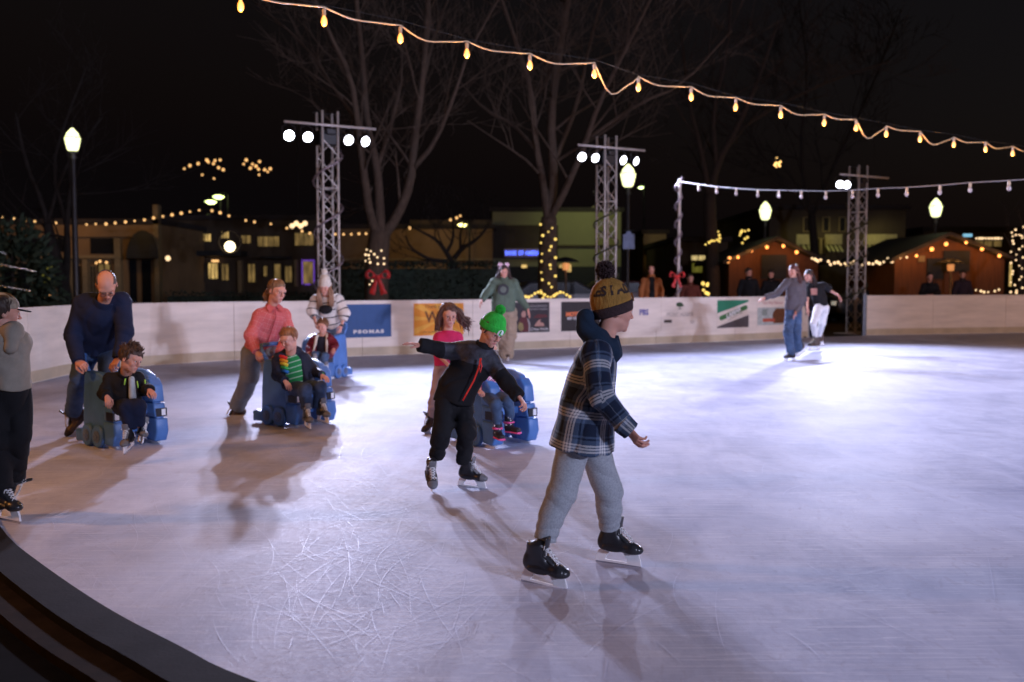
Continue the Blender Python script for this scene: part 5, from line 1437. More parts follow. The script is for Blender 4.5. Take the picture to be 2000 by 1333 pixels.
# --- the big festoon over the ice
BX = [470, 633, 782, 912, 1035, 1161, 1247, 1350, 1437, 1525, 1610, 1672, 1731, 1797, 1863, 1925, 1978]
BY = [8, 38, 72, 102, 125, 142, 168, 187, 207, 222, 238, 248, 260, 270, 281, 290, 298]
HB = 3.8
FP = [G(x, y, HB) for x, y in zip(BX, BY)]
d0 = (FP[0]-FP[4])/4; FP = [FP[0]+d0*k for k in (4, 3, 2, 1)]+FP+[FP[-1]+(FP[-1]-FP[-4])/3*k for k in (1, 2, 3)]
fe = empty('festoon_string', FP[10], 'white cord of glowing amber bulbs slung over the ice from upper left to right', 'festoon lights'); o0 = FP[10]
glass = MB(); glass.lathe((0, 0, 0), [(.012, .045), (.016, .03), (.030, .0), (.034, -.025), (.027, -.055), (.010, -.072), (.002, -.075)], 12); gd = glass.build('bulb', WARM, smooth=True); gdat = gd.data; bpy.data.objects.remove(gd)
core = MB(); core.ball((0, 0, -.02), (.0, .0, .0), 4)
sk = MB(); sk.lathe((0, 0, 0), [(.016, .035), (.020, .045), (.021, .095), (.012, .11)], 10); sk_ = sk.build('socket', WIREW); skd = sk_.data; bpy.data.objects.remove(sk_)
for i, p in enumerate(FP):
    c = bpy.data.objects.new('bulb', gdat); link(c, fe, p-o0); c.scale = (.88,)*3; s = bpy.data.objects.new('socket', skd); link(s, c)
    l = bpy.data.lights.new('bulb_light', 'POINT'); l.energy = 18; l.color = (1, .45, .12); l.shadow_soft_size = .04; lo = bpy.data.objects.new('bulb_light', l); C.objects.link(lo); lo.parent = fe; lo.location = Vector(p-o0+V(0, 0, -.14))
rng = random.Random(8); cord = []; sup = []
SAG = {9: .26, 14+1: .22, 17: .16}
for i in range(len(FP)-1):
    a, b = FP[i]-o0+V(0, 0, .11), FP[i+1]-o0+V(0, 0, .11); L = np.linalg.norm(b-a)
    sg = SAG.get(i, rng.uniform(.03, .08)); 
    for t in np.linspace(0, 1, 9)[:-1]:
        cord.append(a*(1-t)+b*t-V(0, 0, sg*4*t*(1-t)*(1+.3*math.sin(6*t))-.0))
cord.append(FP[-1]-o0+V(0, 0, .11))
m = MB(); m.tube(cord, .0072, 6); m.build('cord', WIREW, fe, smooth=True)
m = MB(); m.tube([p-o0+V(0, 0, .125+.03*math.sin(i*1.3)**2) for i, p in enumerate(FP)], .0025, 5); m.build('support_cable', WIRED, fe)
# --- unlit string from the garlanded pole
A = W(1327, 355, 23.8); B = W(2000, 350, 14.6)
px = [1365, 1400, 1438, 1480, 1521, 1565, 1613, 1665, 1715, 1771, 1836, 1895, 1971]; py = [363, 368, 371, 374, 375, 376, 377, 375, 372, 370, 366, 361, 357]
def along(x): 
    lo_, hi_ = 0.0, 1.3
    for _ in range(40):
        t = (lo_+hi_)/2; p = A*(1-t)+B*t; xx = 1000+F_PX*p[0]/(p[1]*cT-(p[2]-CAMZ)*sT)
        if xx < x: lo_ = t
        else: hi_ = t
    return (A*(1-lo_)+B*lo_)[1]
CLR = mat('bulb_unlit', (.5, .42, .4), .2, .1)
e = empty('unlit_string', A, 'pale cord with unlit clear bulbs running right from the garlanded pole', 'string lights')
pts = [W(x, y, along(x)) for x, y in zip(px, py)]
cl = MB(); cl.ball((0, 0, -.085), (.032, .032, .042), 7); cl_ = cl.build('bulb', CLR, smooth=True); cld = cl_.data; bpy.data.objects.remove(cl_)
for p in pts:
    c = bpy.data.objects.new('bulb', cld); link(c, e, p-A); s = bpy.data.objects.new('socket', skd); link(s, c, (0, 0, -.08))
m = MB(); q = [V(0, 0, 0)]+[p-A+V(0, 0, .03) for p in pts]+[W(2150, 340, 12.8)-A]; m.tube(q, .008, 6); m.build('cord', mat('cord_grey', (.22, .2, .2), .6, .1), e, smooth=True)

# ================================================================= garlanded pole, bows
GARL = mat('garland_silver', (.30, .24, .26), .35, .5, 60, .8, 100, metal=.5); GARD = mat('garland_green', (.05, .05, .025), .7, .6, 60)
def garland(base, H, r, turns, label, m_, rg_=.035, seed=1, name='garland', z0=.0, lean=0):
    rng = random.Random(seed); mb = MB(); n = int(turns*14)
    pts = [V(r*math.cos(6.283*turns*i/n)+lean*i/n, r*math.sin(6.283*turns*i/n), z0+(H-z0)*i/n) for i in range(n+1)]
    mb.tube(pts, rg_*.45, 6)
    for a, b in zip(pts[:-1], pts[1:]):
        for k in range(7):
            p = a+(b-a)*rng.random(); d = nrm(V(rng.gauss(0, 1), rng.gauss(0, 1), rng.gauss(0, 1))); s = nrm(np.cross(d, V(.3, .5, .8)))*.006
            mb.add([p-s, p+s, p+d*rg_*rng.uniform(.8, 1.7)], [(0, 1, 2)])
    o = mb.build(name, m_, None, base); tag(o, label, 'garland', 'tinsel garlands wound on posts'); return o
POLE = W(1323, 600, 23.9); POLE[2] = 0
m = MB(); m.tube([(0, 0, 0), (0.03, 0, 3.88)], .035, 8); o = m.build('light_pole', ALU, None, POLE); tag(o, 'slim pole behind the boards carrying the unlit string', 'pole')
garland(POLE, 3.9, .075, 9, 'silvery tinsel garland wound round the slim light pole', GARL, .06, 2)
garland(T1, 4.2, .30, 3.2, 'tinsel garland wound round the tall left truss tower', GARL, .045, 3, z0=.8)
garland(T2, 3.6, .30, 3.5, 'brownish garland wound round the truss tower behind the pompom hat', GARD, .045, 4, z0=.8)
garland(T3, 3.6, .30, 3.5, 'dark garland wound round the truss tower in the gate opening', GARD, .045, 5, z0=.5)
BOWR = mat('bow_red', (.55, .015, .012), .45, .25, 10, sheen=.3)
def bow(c, s, label):
    g = SDF()
    for sx in (-1, 1):
        g.seg((sx*.04, 0, .02), (sx*.20, -.02, .08), (.04, .05), (.11, .075), .02, lat=(0, 0, 1)); g.ell((sx*.16, -.02, .06), (.06, .12, .06), .015, op='-')
        g.seg((sx*.02, -.01, 0), (sx*.13, -.02, -.36), (.03, .016), (.075, .014), .012, lat=(1, 0, 0), fb=True)
    g.ell((0, -.03, .01), (.05, .05, .055), .02); g.xform(c, np.eye(3), s)
    v, f, _ = g.mesh(.012, cloth_disp(3, .006, 30)); o = mesh_np('ribbon_bow', v-c, f, BOWR, None, c); tag(o, label, 'bow', 'red ribbon bows')
bow(W(738, 543, 25.0), 1.15, 'large red ribbon bow tied on the tree trunk behind the blue banner')
bow(W(1322, 541, 23.75), .7, 'red ribbon bow tied low on the garlanded pole')

# ================================================================= trees
def bark(name, col): return mat(name, col, .9, .35, 20, .8, 60, stretch=(1, 1, .3))
BARK = bark('bark_pale', (.07, .047, .032)); BARKD = bark('bark_dark', (.022, .017, .014)); BARKM = bark('bark_mid', (.035, .024, .018))
def tree(label, D, limbs, m_, seed=1, twig=4, tw_len=2.4, spread=.55, dens=1.0, minr=.006, name='bare_tree', group='bare winter trees', up=.35):
    rng = random.Random(seed); base = W(limbs[0][0][0][0], 600, D+limbs[0][0][0][2] if len(limbs[0][0][0]) > 2 else D); base[2] = -.05
    Tm = MB(); Bm = MB()
    def grow(p, d, L, r, lev):
        n = 4; pts = [p]; rs = [r]; q = p; dd = d
        for i in range(n):
            dd = nrm(dd+V(rng.gauss(0, .11), rng.gauss(0, .11), rng.gauss(0, .07)+up*.12)); q = q+dd*L/n; pts.append(q); rs.append(max(minr*.6, r*(1-.75*(i+1)/n)))
        Bm.tube(pts, rs, 5 if lev < 2 else 4, cap=False)
        if lev <= 0: return
        nb = max(1, int(round((3.0 if lev > 1 else 4.2)*dens)))
        for i in range(nb):
            t = rng.uniform(.25, 1.0); k = min(n-1, int(t*n)); pp = pts[k]+(pts[k+1]-pts[k])*(t*n-k)
            sd = nrm(V(rng.gauss(0, 1), rng.gauss(0, 1), rng.gauss(0, .5)+.3)); nd = nrm(d*.75+sd*spread*1.2)
            grow(pp, nd, L*rng.uniform(.5, .8), max(minr, r*(1-.6*t)*.55), lev-1)
    for li, (pts, r0, r1) in enumerate(limbs):
        P_ = [W(p[0], p[1], D+(p[2] if len(p) > 2 else 0))-base for p in pts]
        if li == 0: P_[0][2] = 0
        P_ = smooth_path(P_, 1); n = len(P_); r0, r1 = r0*.82, r1*.8
        rs = [r0+(r1-r0)*i/(n-1.0) for i in range(n)]
        if li == 0: rs[0] *= 1.35
        Tm.tube(P_, rs, 10 if r0 > .1 else 7)
        if li == 0: continue
        Lt = sum(np.linalg.norm(b-a) for a, b in zip(P_[:-1], P_[1:])); nb = int(Lt*1.5*dens)
        for i in range(nb):
            t = (i+.6)/nb; 
            if t < .18: continue
            k = min(n-2, int(t*(n-1))); pp = P_[k]+(P_[k+1]-P_[k])*(t*(n-1)-k); d = nrm(P_[k+1]-P_[k])
            sd = nrm(V(rng.gauss(0, 1), rng.gauss(0, .8), rng.gauss(0, .5)+.25)); nd = nrm(d*.6+sd*spread*1.3)
            grow(pp, nd, tw_len*rng.uniform(.6, 1.15)*(1.1-.4*t), max(minr, (r0+(r1-r0)*t)*.42), twig-1)
    e = empty(name, base, label, 'tree', group)
    Tm.build('trunk', m_, e, smooth=True); Bm.build('branches', m_, e, smooth=True)
    return e
tree('tall bare tree with three upswept trunks behind the blue banner', 27, [
    ([(736, 600), (735, 520), (740, 470), (742, 452)], .42, .34),
    ([(740, 468), (722, 420, -.3), (712, 350, -.5), (700, 250, -.8), (686, 150, -1), (640, 60, -1), (590, -60, -1)], .17, .04),
    ([(743, 460), (741, 400), (737, 330), (716, 240), (708, 120), (690, -60)], .19, .06),
    ([(746, 465), (775, 425, .2), (802, 360, .3), (808, 290, .3), (826, 150, .5), (838, 0, .5), (836, -80, .5)], .19, .07),
    ([(806, 330, .3), (850, 280, 0), (890, 180, -.4), (915, 100, -.6), (985, -20, -1)], .10, .025),
    ([(737, 330), (765, 240, .5), (790, 140, 1), (770, 20, 1.5)], .08, .02),
    ([(714, 260, -.5), (650, 170, 0), (600, 90, 1), (480, -10, 2)], .07, .02),
    ([(826, 160, .5), (850, 60, 1), (900, -60, 1)], .07, .03)], BARK, 3, tw_len=2.6)
tree('second tall bare tree with fairy lights on its trunk, right of the blue bank sign', 28, [
    ([(1070, 600), (1069, 520), (1070, 470), (1072, 425)], .38, .28),
    ([(1070, 435), (1062, 360), (1045, 280), (1040, 180), (1010, 90), (960, -60)], .15, .05),
    ([(1073, 430), (1082, 340, .3), (1075, 230, .3), (1090, 120, .5), (1110, 0, .5), (1120, -70, .5)], .19, .08),
    ([(1076, 425), (1105, 370, -.3), (1140, 290, -.5), (1170, 200, -.8), (1225, 90, -1), (1290, -40, -1)], .14, .04),
    ([(1082, 320, .3), (1130, 200, .6), (1150, 90, 1), (1190, -50, 1)], .09, .03),
    ([(1045, 290), (1000, 240, .4), (950, 220, .8), (890, 150, 1)], .07, .02),
    ([(1150, 270, -.5), (1250, 200, -1), (1330, 170, -1), (1430, 60, -1)], .07, .02)], BARK, 5, tw_len=2.6)
tree('large bare tree behind the unlit string, trunk leaning right', 36, [
    ([(1394, 600), (1392, 520), (1387, 440), (1386, 380)], .34, .26),
    ([(1386, 390), (1400, 320), (1440, 250), (1480, 160), (1520, 40)], .2, .05),
    ([(1386, 385), (1370, 300), (1345, 200), (1330, 60)], .15, .04),
    ([(1400, 330), (1390, 220), (1420, 110), (1430, -30)], .12, .04),
    ([(1440, 255), (1530, 200), (1640, 150), (1740, 120)], .09, .02)], BARKM, 7, tw_len=3.0)
tree('small dark spreading tree in front of the tan building', 38, [
    ([(887, 600), (887, 540), (886, 512)], .25, .2),
    ([(885, 515), (868, 488), (854, 470), (832, 457), (808, 446)], .13, .03), ([(874, 511), (841, 508), (823, 499), (801, 484), (792, 460)], .11, .03),
    ([(886, 506), (904, 484), (922, 475), (945, 455), (958, 430)], .13, .03), ([(872, 494), (886, 468), (884, 430), (880, 405)], .09, .02), ([(900, 486), (898, 452), (916, 420)], .08, .02)], BARKD, 9, twig=3, tw_len=1.6, minr=.010, up=.5)
tree('dark leaning tree in front of the shopfront on the left', 30, [
    ([(132, 600), (126, 560), (112, 510), (100, 470), (92, 435)], .26, .16),
    ([(110, 505), (96, 455), (84, 400), (50, 320), (30, 220)], .14, .04), ([(128, 560), (132, 490), (130, 430), (142, 340), (120, 250)], .15, .04), ([(92, 440), (120, 340), (160, 280), (200, 230)], .09, .02), ([(130, 440), (100, 330), (130, 230), (170, 130)], .09, .02)], BARKD, 11, twig=3, tw_len=2.4)
tree('dark bare tree far behind the hanging festoon at upper right', 45, [
    ([(1590, 600), (1592, 500), (1585, 420)], .28, .2), ([(1585, 430), (1560, 300), (1580, 150), (1560, 0)], .12, .03), ([(1586, 425), (1640, 300), (1700, 180), (1760, 20)], .12, .03), ([(1586, 420), (1500, 320), (1450, 240)], .1, .02)], BARKD, 13, tw_len=3.6, minr=.012)
# tree tied with lights at the right edge
tree('slim bare tree at the right edge wrapped in fairy lights', 30, [
    ([(1996, 600), (1994, 540), (1992, 500)], .12, .1), ([(1992, 505), (1975, 480), (1960, 455)], .06, .02), ([(1993, 500), (2000, 450), (1990, 420)], .06, .02), ([(1993, 520), (2025, 480), (2050, 430)], .06, .02)], BARKD, 15, twig=2, tw_len=.9)
# evergreens: dark masses seen only as silhouettes against the shopfront lights
LEAF = mat('conifer_green', (.02, .035, .018), .8, .5, 6)
def evergreen(label, px, D, H, R_, seed, dens=1500, cat='tree', name='evergreen_tree', m_=LEAF, shape='cone', group='dark evergreens'):
    rng = random.Random(seed); b_ = W(px, 600, D); b_[2] = -.05; e = empty(name, b_, label, cat, group)
    m = MB(); m.tube([(0, 0, 0), (0, 0, H*.9)], [.08*R_, .01*R_], 7); m.build('trunk', BARKD, e)
    m = MB()
    for i in range(dens):
        if shape == 'cone':
            t = rng.random()**.75; z = H*(.06+.93*t); r = R_*(1-t)**.85*rng.uniform(.35, 1.05)*(1+.15*math.sin(z*7)); a = rng.uniform(0, 6.283); p = V(r*math.cos(a), r*math.sin(a), z); d = nrm(V(math.cos(a), math.sin(a), -.25+rng.gauss(0, .3)))
        else:
            v = nrm(V(rng.gauss(0, 1), rng.gauss(0, 1), rng.gauss(0, 1))); k = rng.uniform(.5, 1.05)*(1+.13*math.sin(v[0]*9+v[2]*7)); p = V(v[0]*R_*k, v[1]*R_*k, H/2+v[2]*H/2*k); d = nrm(v+V(rng.gauss(0, .5), rng.gauss(0, .5), rng.gauss(0, .5)))
        s = nrm(np.cross(d, V(rng.gauss(0, 1), rng.gauss(0, 1), rng.gauss(0, 1))))*.06*R_; L = .22*R_
        m.add([p-s, p+s, p+d*L+s*.3, p+d*L-s*.3], [(0, 1, 2, 3)])
    m.build('foliage', m_, e); return e
evergreen('dark bushy evergreen with glinting tinsel at the far left edge', 26, 24, 2.9, 1.0, 3, 1700, shape='round')
tn = W(28, 560, 23.2); m = MB(); rng = random.Random(4)
for i in range(3):
    a0 = rng.uniform(0, 3); z = -.1+.42*i; m.tube([V(.85*math.cos(a0+t)*(1-.12*i), -.35-.5*math.sin((a0+t)*1.0)**2, z+.16*t) for t in np.linspace(0, 3, 12)], .018, 5)
o = m.build('tinsel', mat('tinsel', (.6, .58, .5), .2, .3, 60, 1.0, 90, metal=1.0), None, tn); tag(o, 'loops of silver tinsel on the bushy evergreen at far left', 'tinsel')
HEDGE = mat('hedge_green', (.012, .022, .012), .8, .5, 6)
def hedge(px0, px1, D, H, T, label, seed):
    a = W(px0, 600, D); b = W(px1, 600, D); L = b[0]-a[0]; rng = random.Random(seed); m = MB(); m.box((L/2, 0, H*.46), (L*.98, T*.7, H*.9))
    for i in range(int(L*H*170)):
        u = rng.random(); x = rng.uniform(0, L)
        if u < .7: p = V(x, -T/2+rng.gauss(0, .05), rng.uniform(0, H))
        else: p = V(x, rng.uniform(-T/2, T/2), H*.97+rng.gauss(0, .04))
        d = nrm(V(rng.gauss(0, 1), rng.gauss(0, .6)-.5, rng.gauss(0, 1)+.3)); s = nrm(np.cross(d, V(rng.gauss(0, 1), rng.gauss(0, 1), 1)))*.03
        m.add([p-s, p+s, p+d*.1], [(0, 1, 2)])
    o = m.build('hedge', HEDGE, None, (a[0], a[1], -.05)); tag(o, label, 'hedge', 'clipped hedges behind the boards')
hedge(655, 972, 29.5, 2.05, .9, 'long dark clipped hedge below the tan building', 1)
hedge(330, 640, 31, 1.15, .7, 'low dark hedge in front of the lit doors', 2)
hedge(-40, 250, 26, 1.05, .7, 'low dark hedge behind the man in navy', 3)

# fairy lights on trunks, trees and ground
def rp(px0, px1, py0, py1, n, D, seed, dD=.2):
    r = random.Random(seed); return [W(r.uniform(px0, px1), r.uniform(py0, py1), D+r.uniform(-dD, dD)) for _ in range(n)]
rng = random.Random(11)
pts = [W(1070+15*math.sin(i*1.9), 590-i*3.6, 27.55-.1*math.cos(i*1.9)) for i in range(0, 44, 2)]
fairy('trunk_lights', 'yellow fairy lights spiralling up the trunk of the second tall tree', pts, SMY, .034, wire=True)
fairy('ground_lights', 'yellow fairy lights looped low over the boards beside the patio heater', [W(1020+i*6.2, 576+5*math.sin(i*.9), 26) for i in range(16)], SMY, .036)
fairy('trunk_lights', 'pale fairy lights above the red bow on the first tall tree', [W(x, y, 26.3) for x, y in ((716, 488), (714, 498), (720, 499), (724, 491), (737, 503), (750, 505), (738, 516), (750, 516), (714, 510), (721, 506), (723, 513), (745, 490), (731, 497), (722, 556), (727, 549))], SMW, .028, wire=False)
fairy('crown_lights', 'cluster of amber lights high in a far tree crown, left half', [W(x, y, 60) for x, y in ((360, 330), (371, 324), (387, 320), (407, 317), (417, 320), (420, 314), (427, 328), (436, 332), (395, 342), (418, 349), (404, 313), (430, 313))], SM, .085, wire=False)
fairy('crown_lights', 'cluster of amber lights high in a far tree crown, right half', [W(x, y, 60) for x, y in ((476, 321), (481, 313), (489, 329), (493, 321), (507, 316), (505, 331), (517, 332), (528, 330), (523, 336), (506, 342), (500, 325))], SM, .085, wire=False)
lw = [(6, 425), (27, 428), (49, 431), (68, 433), (88, 434), (109, 436), (130, 437), (148, 438), (169, 439), (187, 438), (207, 438), (225, 436), (245, 434), (263, 432), (282, 430), (300, 426), (318, 423), (336, 420), (354, 417), (371, 414), (389, 411), (414, 412), (430, 416), (447, 422), (480, 431), (497, 434), (529, 438), (560, 446), (590, 452), (605, 456), (655, 458), (671, 458), (686, 458), (701, 457), (715, 457), (744, 453), (800, 446), (880, 430), (892, 426), (899, 422)]
fairy('street_string', 'long sagging string of small warm bulbs in front of the left shopfronts', [W(x, y, 38) for x, y in lw], SM, .052)
fairy('shop_lights', 'small warm lamps inside the shop behind the man in navy', [W(x, y, 41.3) for x, y in ((80, 517), (87, 512), (88, 517), (188, 514), (195, 511), (208, 513), (3, 518))], SM, .06, wire=False)
fairy('bush_lights', 'warm fairy lights clustered in the low hedge behind the boy with the cap', rp(70, 108, 570, 582, 18, 25.5, 6), SM, .04, wire=False)
fairy('branch_lights', 'yellow lights zigzagging on a branch left of the brick-coloured hut', [W(x, y, 34) for x, y in ((1378, 478), (1385, 474), (1390, 471), (1395, 471), (1401, 469), (1405, 472), (1406, 466), (1405, 460), (1403, 453))], SMY, .04)
fairy('branch_lights', 'yellow lights on a short branch right above the first hut roof', [W(x, y, 34) for x, y in ((1445, 460), (1447, 455), (1449, 451), (1455, 452), (1462, 450), (1450, 475), (1455, 467), (1460, 464))], SMY, .04)
fairy('branch_lights', 'tiny gold cluster of lights high above the unlit string', rp(1513, 1527, 308, 326, 12, 50, 3), emis('fairy_dim', (1, .6, .2), 2.5), .05, wire=False)
fairy('ground_lights', 'yellow fairy lights low beside the left corner of the first hut', rp(1371, 1384, 552, 580, 9, 27, 4), SMY, .045, wire=False)
fairy('hut_gable_lights', 'amber bulbs along the gable of the left wooden hut', [W(x, y, 35.2) for x, y in ((1422, 512), (1425, 505), (1441, 502), (1468, 490), (1498, 483), (1530, 481), (1556, 493))], SMO, .062)
fairy('hut_gable_lights', 'amber bulbs along the gable of the right wooden hut', [W(x, y, 33.2) for x, y in ((1790, 500), (1820, 487), (1848, 477), (1887, 474), (1918, 487), (1952, 500))], SMO, .062)
hs_ = [(1586, 505), (1592, 507), (1597, 510), (1603, 508), (1618, 511), (1622, 517), (1630, 514), (1637, 513), (1642, 517), (1650, 515), (1655, 519), (1662, 515), (1668, 512), (1684, 518), (1690, 512), (1697, 515), (1705, 516), (1712, 512), (1718, 515), (1726, 512), (1734, 505), (1738, 508), (1742, 511), (1746, 507), (1752, 504), (1758, 503), (1771, 503)]
fairy('street_string', 'bunched string of warm bulbs sagging between the two wooden huts', [W(x, y, 33.5) for x, y in hs_], SMW, .048)
fairy('sign_row_lights', 'straight row of nine white bulbs above the right hut roof', [W(1907+6.1*i, 466, 38) for i in range(9)], SMW, .045)
fairy('ground_lights', 'scattered warm lights at the foot of the right hut above the boards', [W(x, y, 31) for x, y in ((1906, 567), (1916, 569), (1922, 571), (1930, 571), (1943, 569), (1951, 566), (1974, 571), (1985, 572), (1986, 568))], SMW, .034)
rr = random.Random(9); fairy('tree_lights', 'fairy lights wound through the slim tree at the right edge', [W(1985+12*math.sin(i*1.7)+i*.1, 568-i*5.4, 29.6) for i in range(24)]+[W(1978+i*6, 462-3*math.sin(i), 29.6) for i in range(5)], SMW, .028, wire=False)

# ================================================================= lamps and street furniture
IRON = mat('iron_dark', (.012, .012, .013), .5, .3)
GLOBE = emis('globe_glow', (.95, 1.0, .50), 1.9)
def street_lamp(px, py, D, label, s=1.0, banner=None, g=GLOBE, energy=8):
    b_ = W(px, 600, D); b_[2] = -.05; zc = W(px, py, D)[2]-b_[2]
    e = empty('street_lamp', b_, label, 'street lamp', 'globe street lamps')
    m = MB(); m.lathe((0, 0, 0), [(.22, 0), (.22, .12), (.13, .25), (.11, .8), (.075, .95), (.06, 1.1), (.05, zc-.5*s), (.09, zc-.42*s), (.05, zc-.36*s), (.12, zc-.27*s)], 14); m.build('post', IRON, e, smooth=True)
    m = MB(); m.lathe((0, 0, zc), [(.09*s, -.26*s), (.14*s, -.22*s), (.20*s, .02*s), (.215*s, .10*s), (.17*s, .15*s), (.15*s, .22*s), (.08*s, .30*s), (.03*s, .36*s)], 16); gl = m.build('globe', g, e, smooth=True)
    m = MB()
    for k in range(8): a = .785*k; m.tube([V(r*math.cos(a), r*math.sin(a), zc+z) for r, z in ((.095*s, -.26*s), (.205*s, .02*s), (.22*s, .10*s))], .005, 4)
    m.lathe((0, 0, zc), [(.218*s, .095*s), (.222*s, .11*s), (.20*s, .115*s)], 16); m.lathe((0, 0, zc), [(.03*s, .35*s), (.02*s, .42*s), (.002, .46*s)], 8); m.build('globe_ribs', IRON, gl)
    l = bpy.data.lights.new('lamp_light', 'POINT'); l.energy = energy; l.color = (.95, 1, .6); l.shadow_soft_size = .2; o = bpy.data.objects.new('lamp_light', l); C.objects.link(o); o.parent = e; o.location = (0, -.35, zc)
    return e
street_lamp(150, 277, 20, 'tall globe street lamp glowing behind the man in navy', .74, energy=5)
street_lamp(1225, 347, 30, 'globe street lamp with a blue pennant right of the middle truss tower', 1.1)
street_lamp(1492, 415, 37, 'globe street lamp above the left wooden hut', 1.08)
street_lamp(1823, 409, 35, 'globe street lamp above the right wooden hut', 1.05)
pp = W(1228, 470, 29.8); m = MB(); m.prism([(-.17, -.26), (.17, -.26), (.17, .18), (.08, .19), (.05, .27), (-.05, .27), (-.08, .19), (-.17, .18)], -.01, .01); o = m.build('pennant', mat('pennant_blue', (.22, .28, .45), .6, .25, 5), None, pp); tag(o, 'pale blue shaped pennant hanging on the lamp post', 'pennant')
m = MB(); m.tube([(-.17, 0, .3), (.17, 0, .3)], .012, 6); m.build('arm', IRON, o)
def led_lamp(px, py, D, label, col=(.85, 1, .35), s=1.0, both=False):
    b_ = W(px, 600, D); b_[2] = -.05; zc = W(px, py, D)[2]-b_[2]; e = empty('road_lamp', b_, label, 'street lamp', 'distant road lamps')
    m = MB(); m.tube([(.5*s, .4, 0), (.5*s, .4, zc+.2), (.3*s, .2, zc+.3), (0, 0, zc+.12)], .06, 6); m.build('post', IRON, e)
    m = MB(); m.prism([(-.33*s, .02), (-.1*s, -.13*s), (.15*s, -.13*s), (.36*s, .02), (.1*s, .1*s), (-.1*s, .1*s)], -.12, .12, O=V(0, 0, zc)); m.build('lamp_head', emis('road_lamp_glow', col, 5.0), e)
led_lamp(430, 385, 62, 'greenish road lamp head high over the left shops, upper one'); led_lamp(415, 395, 62, 'greenish road lamp head high over the left shops, lower one'); led_lamp(403, 428, 62, 'small white-green road lamp beside the long string', (.9, 1, .7), .6)
led_lamp(903, 440, 50, 'yellow-green road lamp head over the small dark tree', (1, .9, .3), .7); led_lamp(1158, 409, 55, 'yellow lamp head at the top left of the green-lit bank wall', (1, .9, .35), .7); led_lamp(1190, 408, 55, 'small yellow lamp seen through the middle truss tower', (1, .9, .35), .5); led_lamp(1250, 367, 60, 'small oval road lamp right of the pennant lamp post', (.8, 1, .4), .5)
def heater(px, D, label, glow=True):
    b_ = W(px, 600, D); b_[2] = -.05; e = empty('patio_heater', b_, label, 'patio heater', 'patio heaters')
    m = MB(); m.lathe((0, 0, 0), [(.23, 0), (.23, .7), (.2, .74), (.03, .76), (.03, 1.85)], 14); m.build('post', mat('heater_steel', (.3, .25, .2), .35, .2, metal=.8), e, smooth=True)
    m = MB(); m.lathe((0, 0, 1.85), [(.09, 0), (.1, .02), (.11, .2), (.09, .22)], 12); m.build('burner', emis('burner_glow', (1, .4, .12), .5 if glow else .05), e)
    m = MB(); m.lathe((0, 0, 2.1), [(.42, 0), (.41, .015), (.28, .09), (.1, .15), (.02, .16)], 20); m.build('reflector', IRON, e, smooth=True)
heater(1105, 31, 'patio heater behind the boards, left of the middle truss tower'); heater(1484, 36, 'patio heater between the two dark-coated onlookers'); heater(1855, 33, 'patio heater between the two people at the right boards')
e = empty('chandelier', W(583, 442, 46), 'small cluster lamp of warm bulbs over the cafe terrace', 'chandelier'); m = MB()
for i in range(4): m.ball((-.3+.2*i, 0, .12*(i % 2)), .12, 6)
m.build('bulb_cluster', SMW, e, smooth=True); m = MB(); m.tube([(0, 0, 4), (0, 0, .1)], .02, 5); m.build('hanger', IRON, e)
e = empty('globe_lantern', W(449, 482, 40), 'round ribbed glowing lantern hanging inside a dark hoop over the terrace', 'lantern'); m = MB(); m.ball((0, 0, 0), .21, 12); m.build('lantern_shade', emis('lantern_glow', (1, .82, .45), 5.0), e, smooth=True)
m = MB(); m.tube([V(.46*math.cos(a), 0, .18+.46*math.sin(a)) for a in np.linspace(0, 6.283, 25)], .05, 6); m.build('hoop', BARKM, e, smooth=True)

# ================================================================= buildings
def rect3(m, x0, y0, x1, y1, Y, t=.1, mi=0):
    a = W(x0, y0, Y); b = W(x1, y1, Y); m.box(((a[0]+b[0])/2, Y+t/2, (a[2]+b[2])/2), (abs(b[0]-a[0]), t, abs(a[2]-b[2])), m=mi)
class Bld:
    def __init__(s, label, px0, px1, ytop, Y, depth, wall, roof=None, cat='building', name='shop_building'):
        s.Y = Y; s.x0 = W(px0, 600, Y)[0]; s.x1 = W(px1, 600, Y)[0]; s.H = W(px0, ytop, Y)[2]
        s.e = empty(name, ((s.x0+s.x1)/2, Y, -.05), label, cat, None); s.o = V((s.x0+s.x1)/2, Y, -.05)
        m = MB(); m.box(V((s.x0+s.x1)/2, Y+depth/2, s.H/2-.05)-s.o, (s.x1-s.x0, depth, s.H)); m.build('wall', wall, s.e)
        if roof is not None:
            m = MB(); m.box(V((s.x0+s.x1)/2, Y+depth/2-.1, s.H+.05)-s.o, (s.x1-s.x0+.3, depth+.4, .22)); m.build('roof', roof, s.e)
    def part(s, name, rects, m_, pr=.06, t=.1, bev=0, parent=None):
        m = MB()
        for r in rects: rect3(m, *r, s.Y-pr, t)
        m.v = [tuple(np.asarray(v)-s.o) for v in m.v]; return m.build(name, m_, parent or s.e, bevel=bev)
    def window(s, r, pane, frame_m, pr=.02, bars=1, hb=1):
        x0, y0, x1, y1 = r
        f = s.part('window', [(x0-1, y0-1, x0+.4, y1+1), (x1-.4, y0-1, x1+1, y1+1), (x0+.4, y0-1, x1-.4, y0+.4), (x0+.4, y1-.4, x1-.4, y1+1)]+[(x0+(x1-x0)*k/(bars+1)-.35, y0+.4, x0+(x1-x0)*k/(bars+1)+.35, y1-.4) for k in range(1, bars+1)], frame_m, pr+.1, .12)
        s.part('pane', [(x0, y0, x1, y1)], pane, pr, .05, parent=f); return f
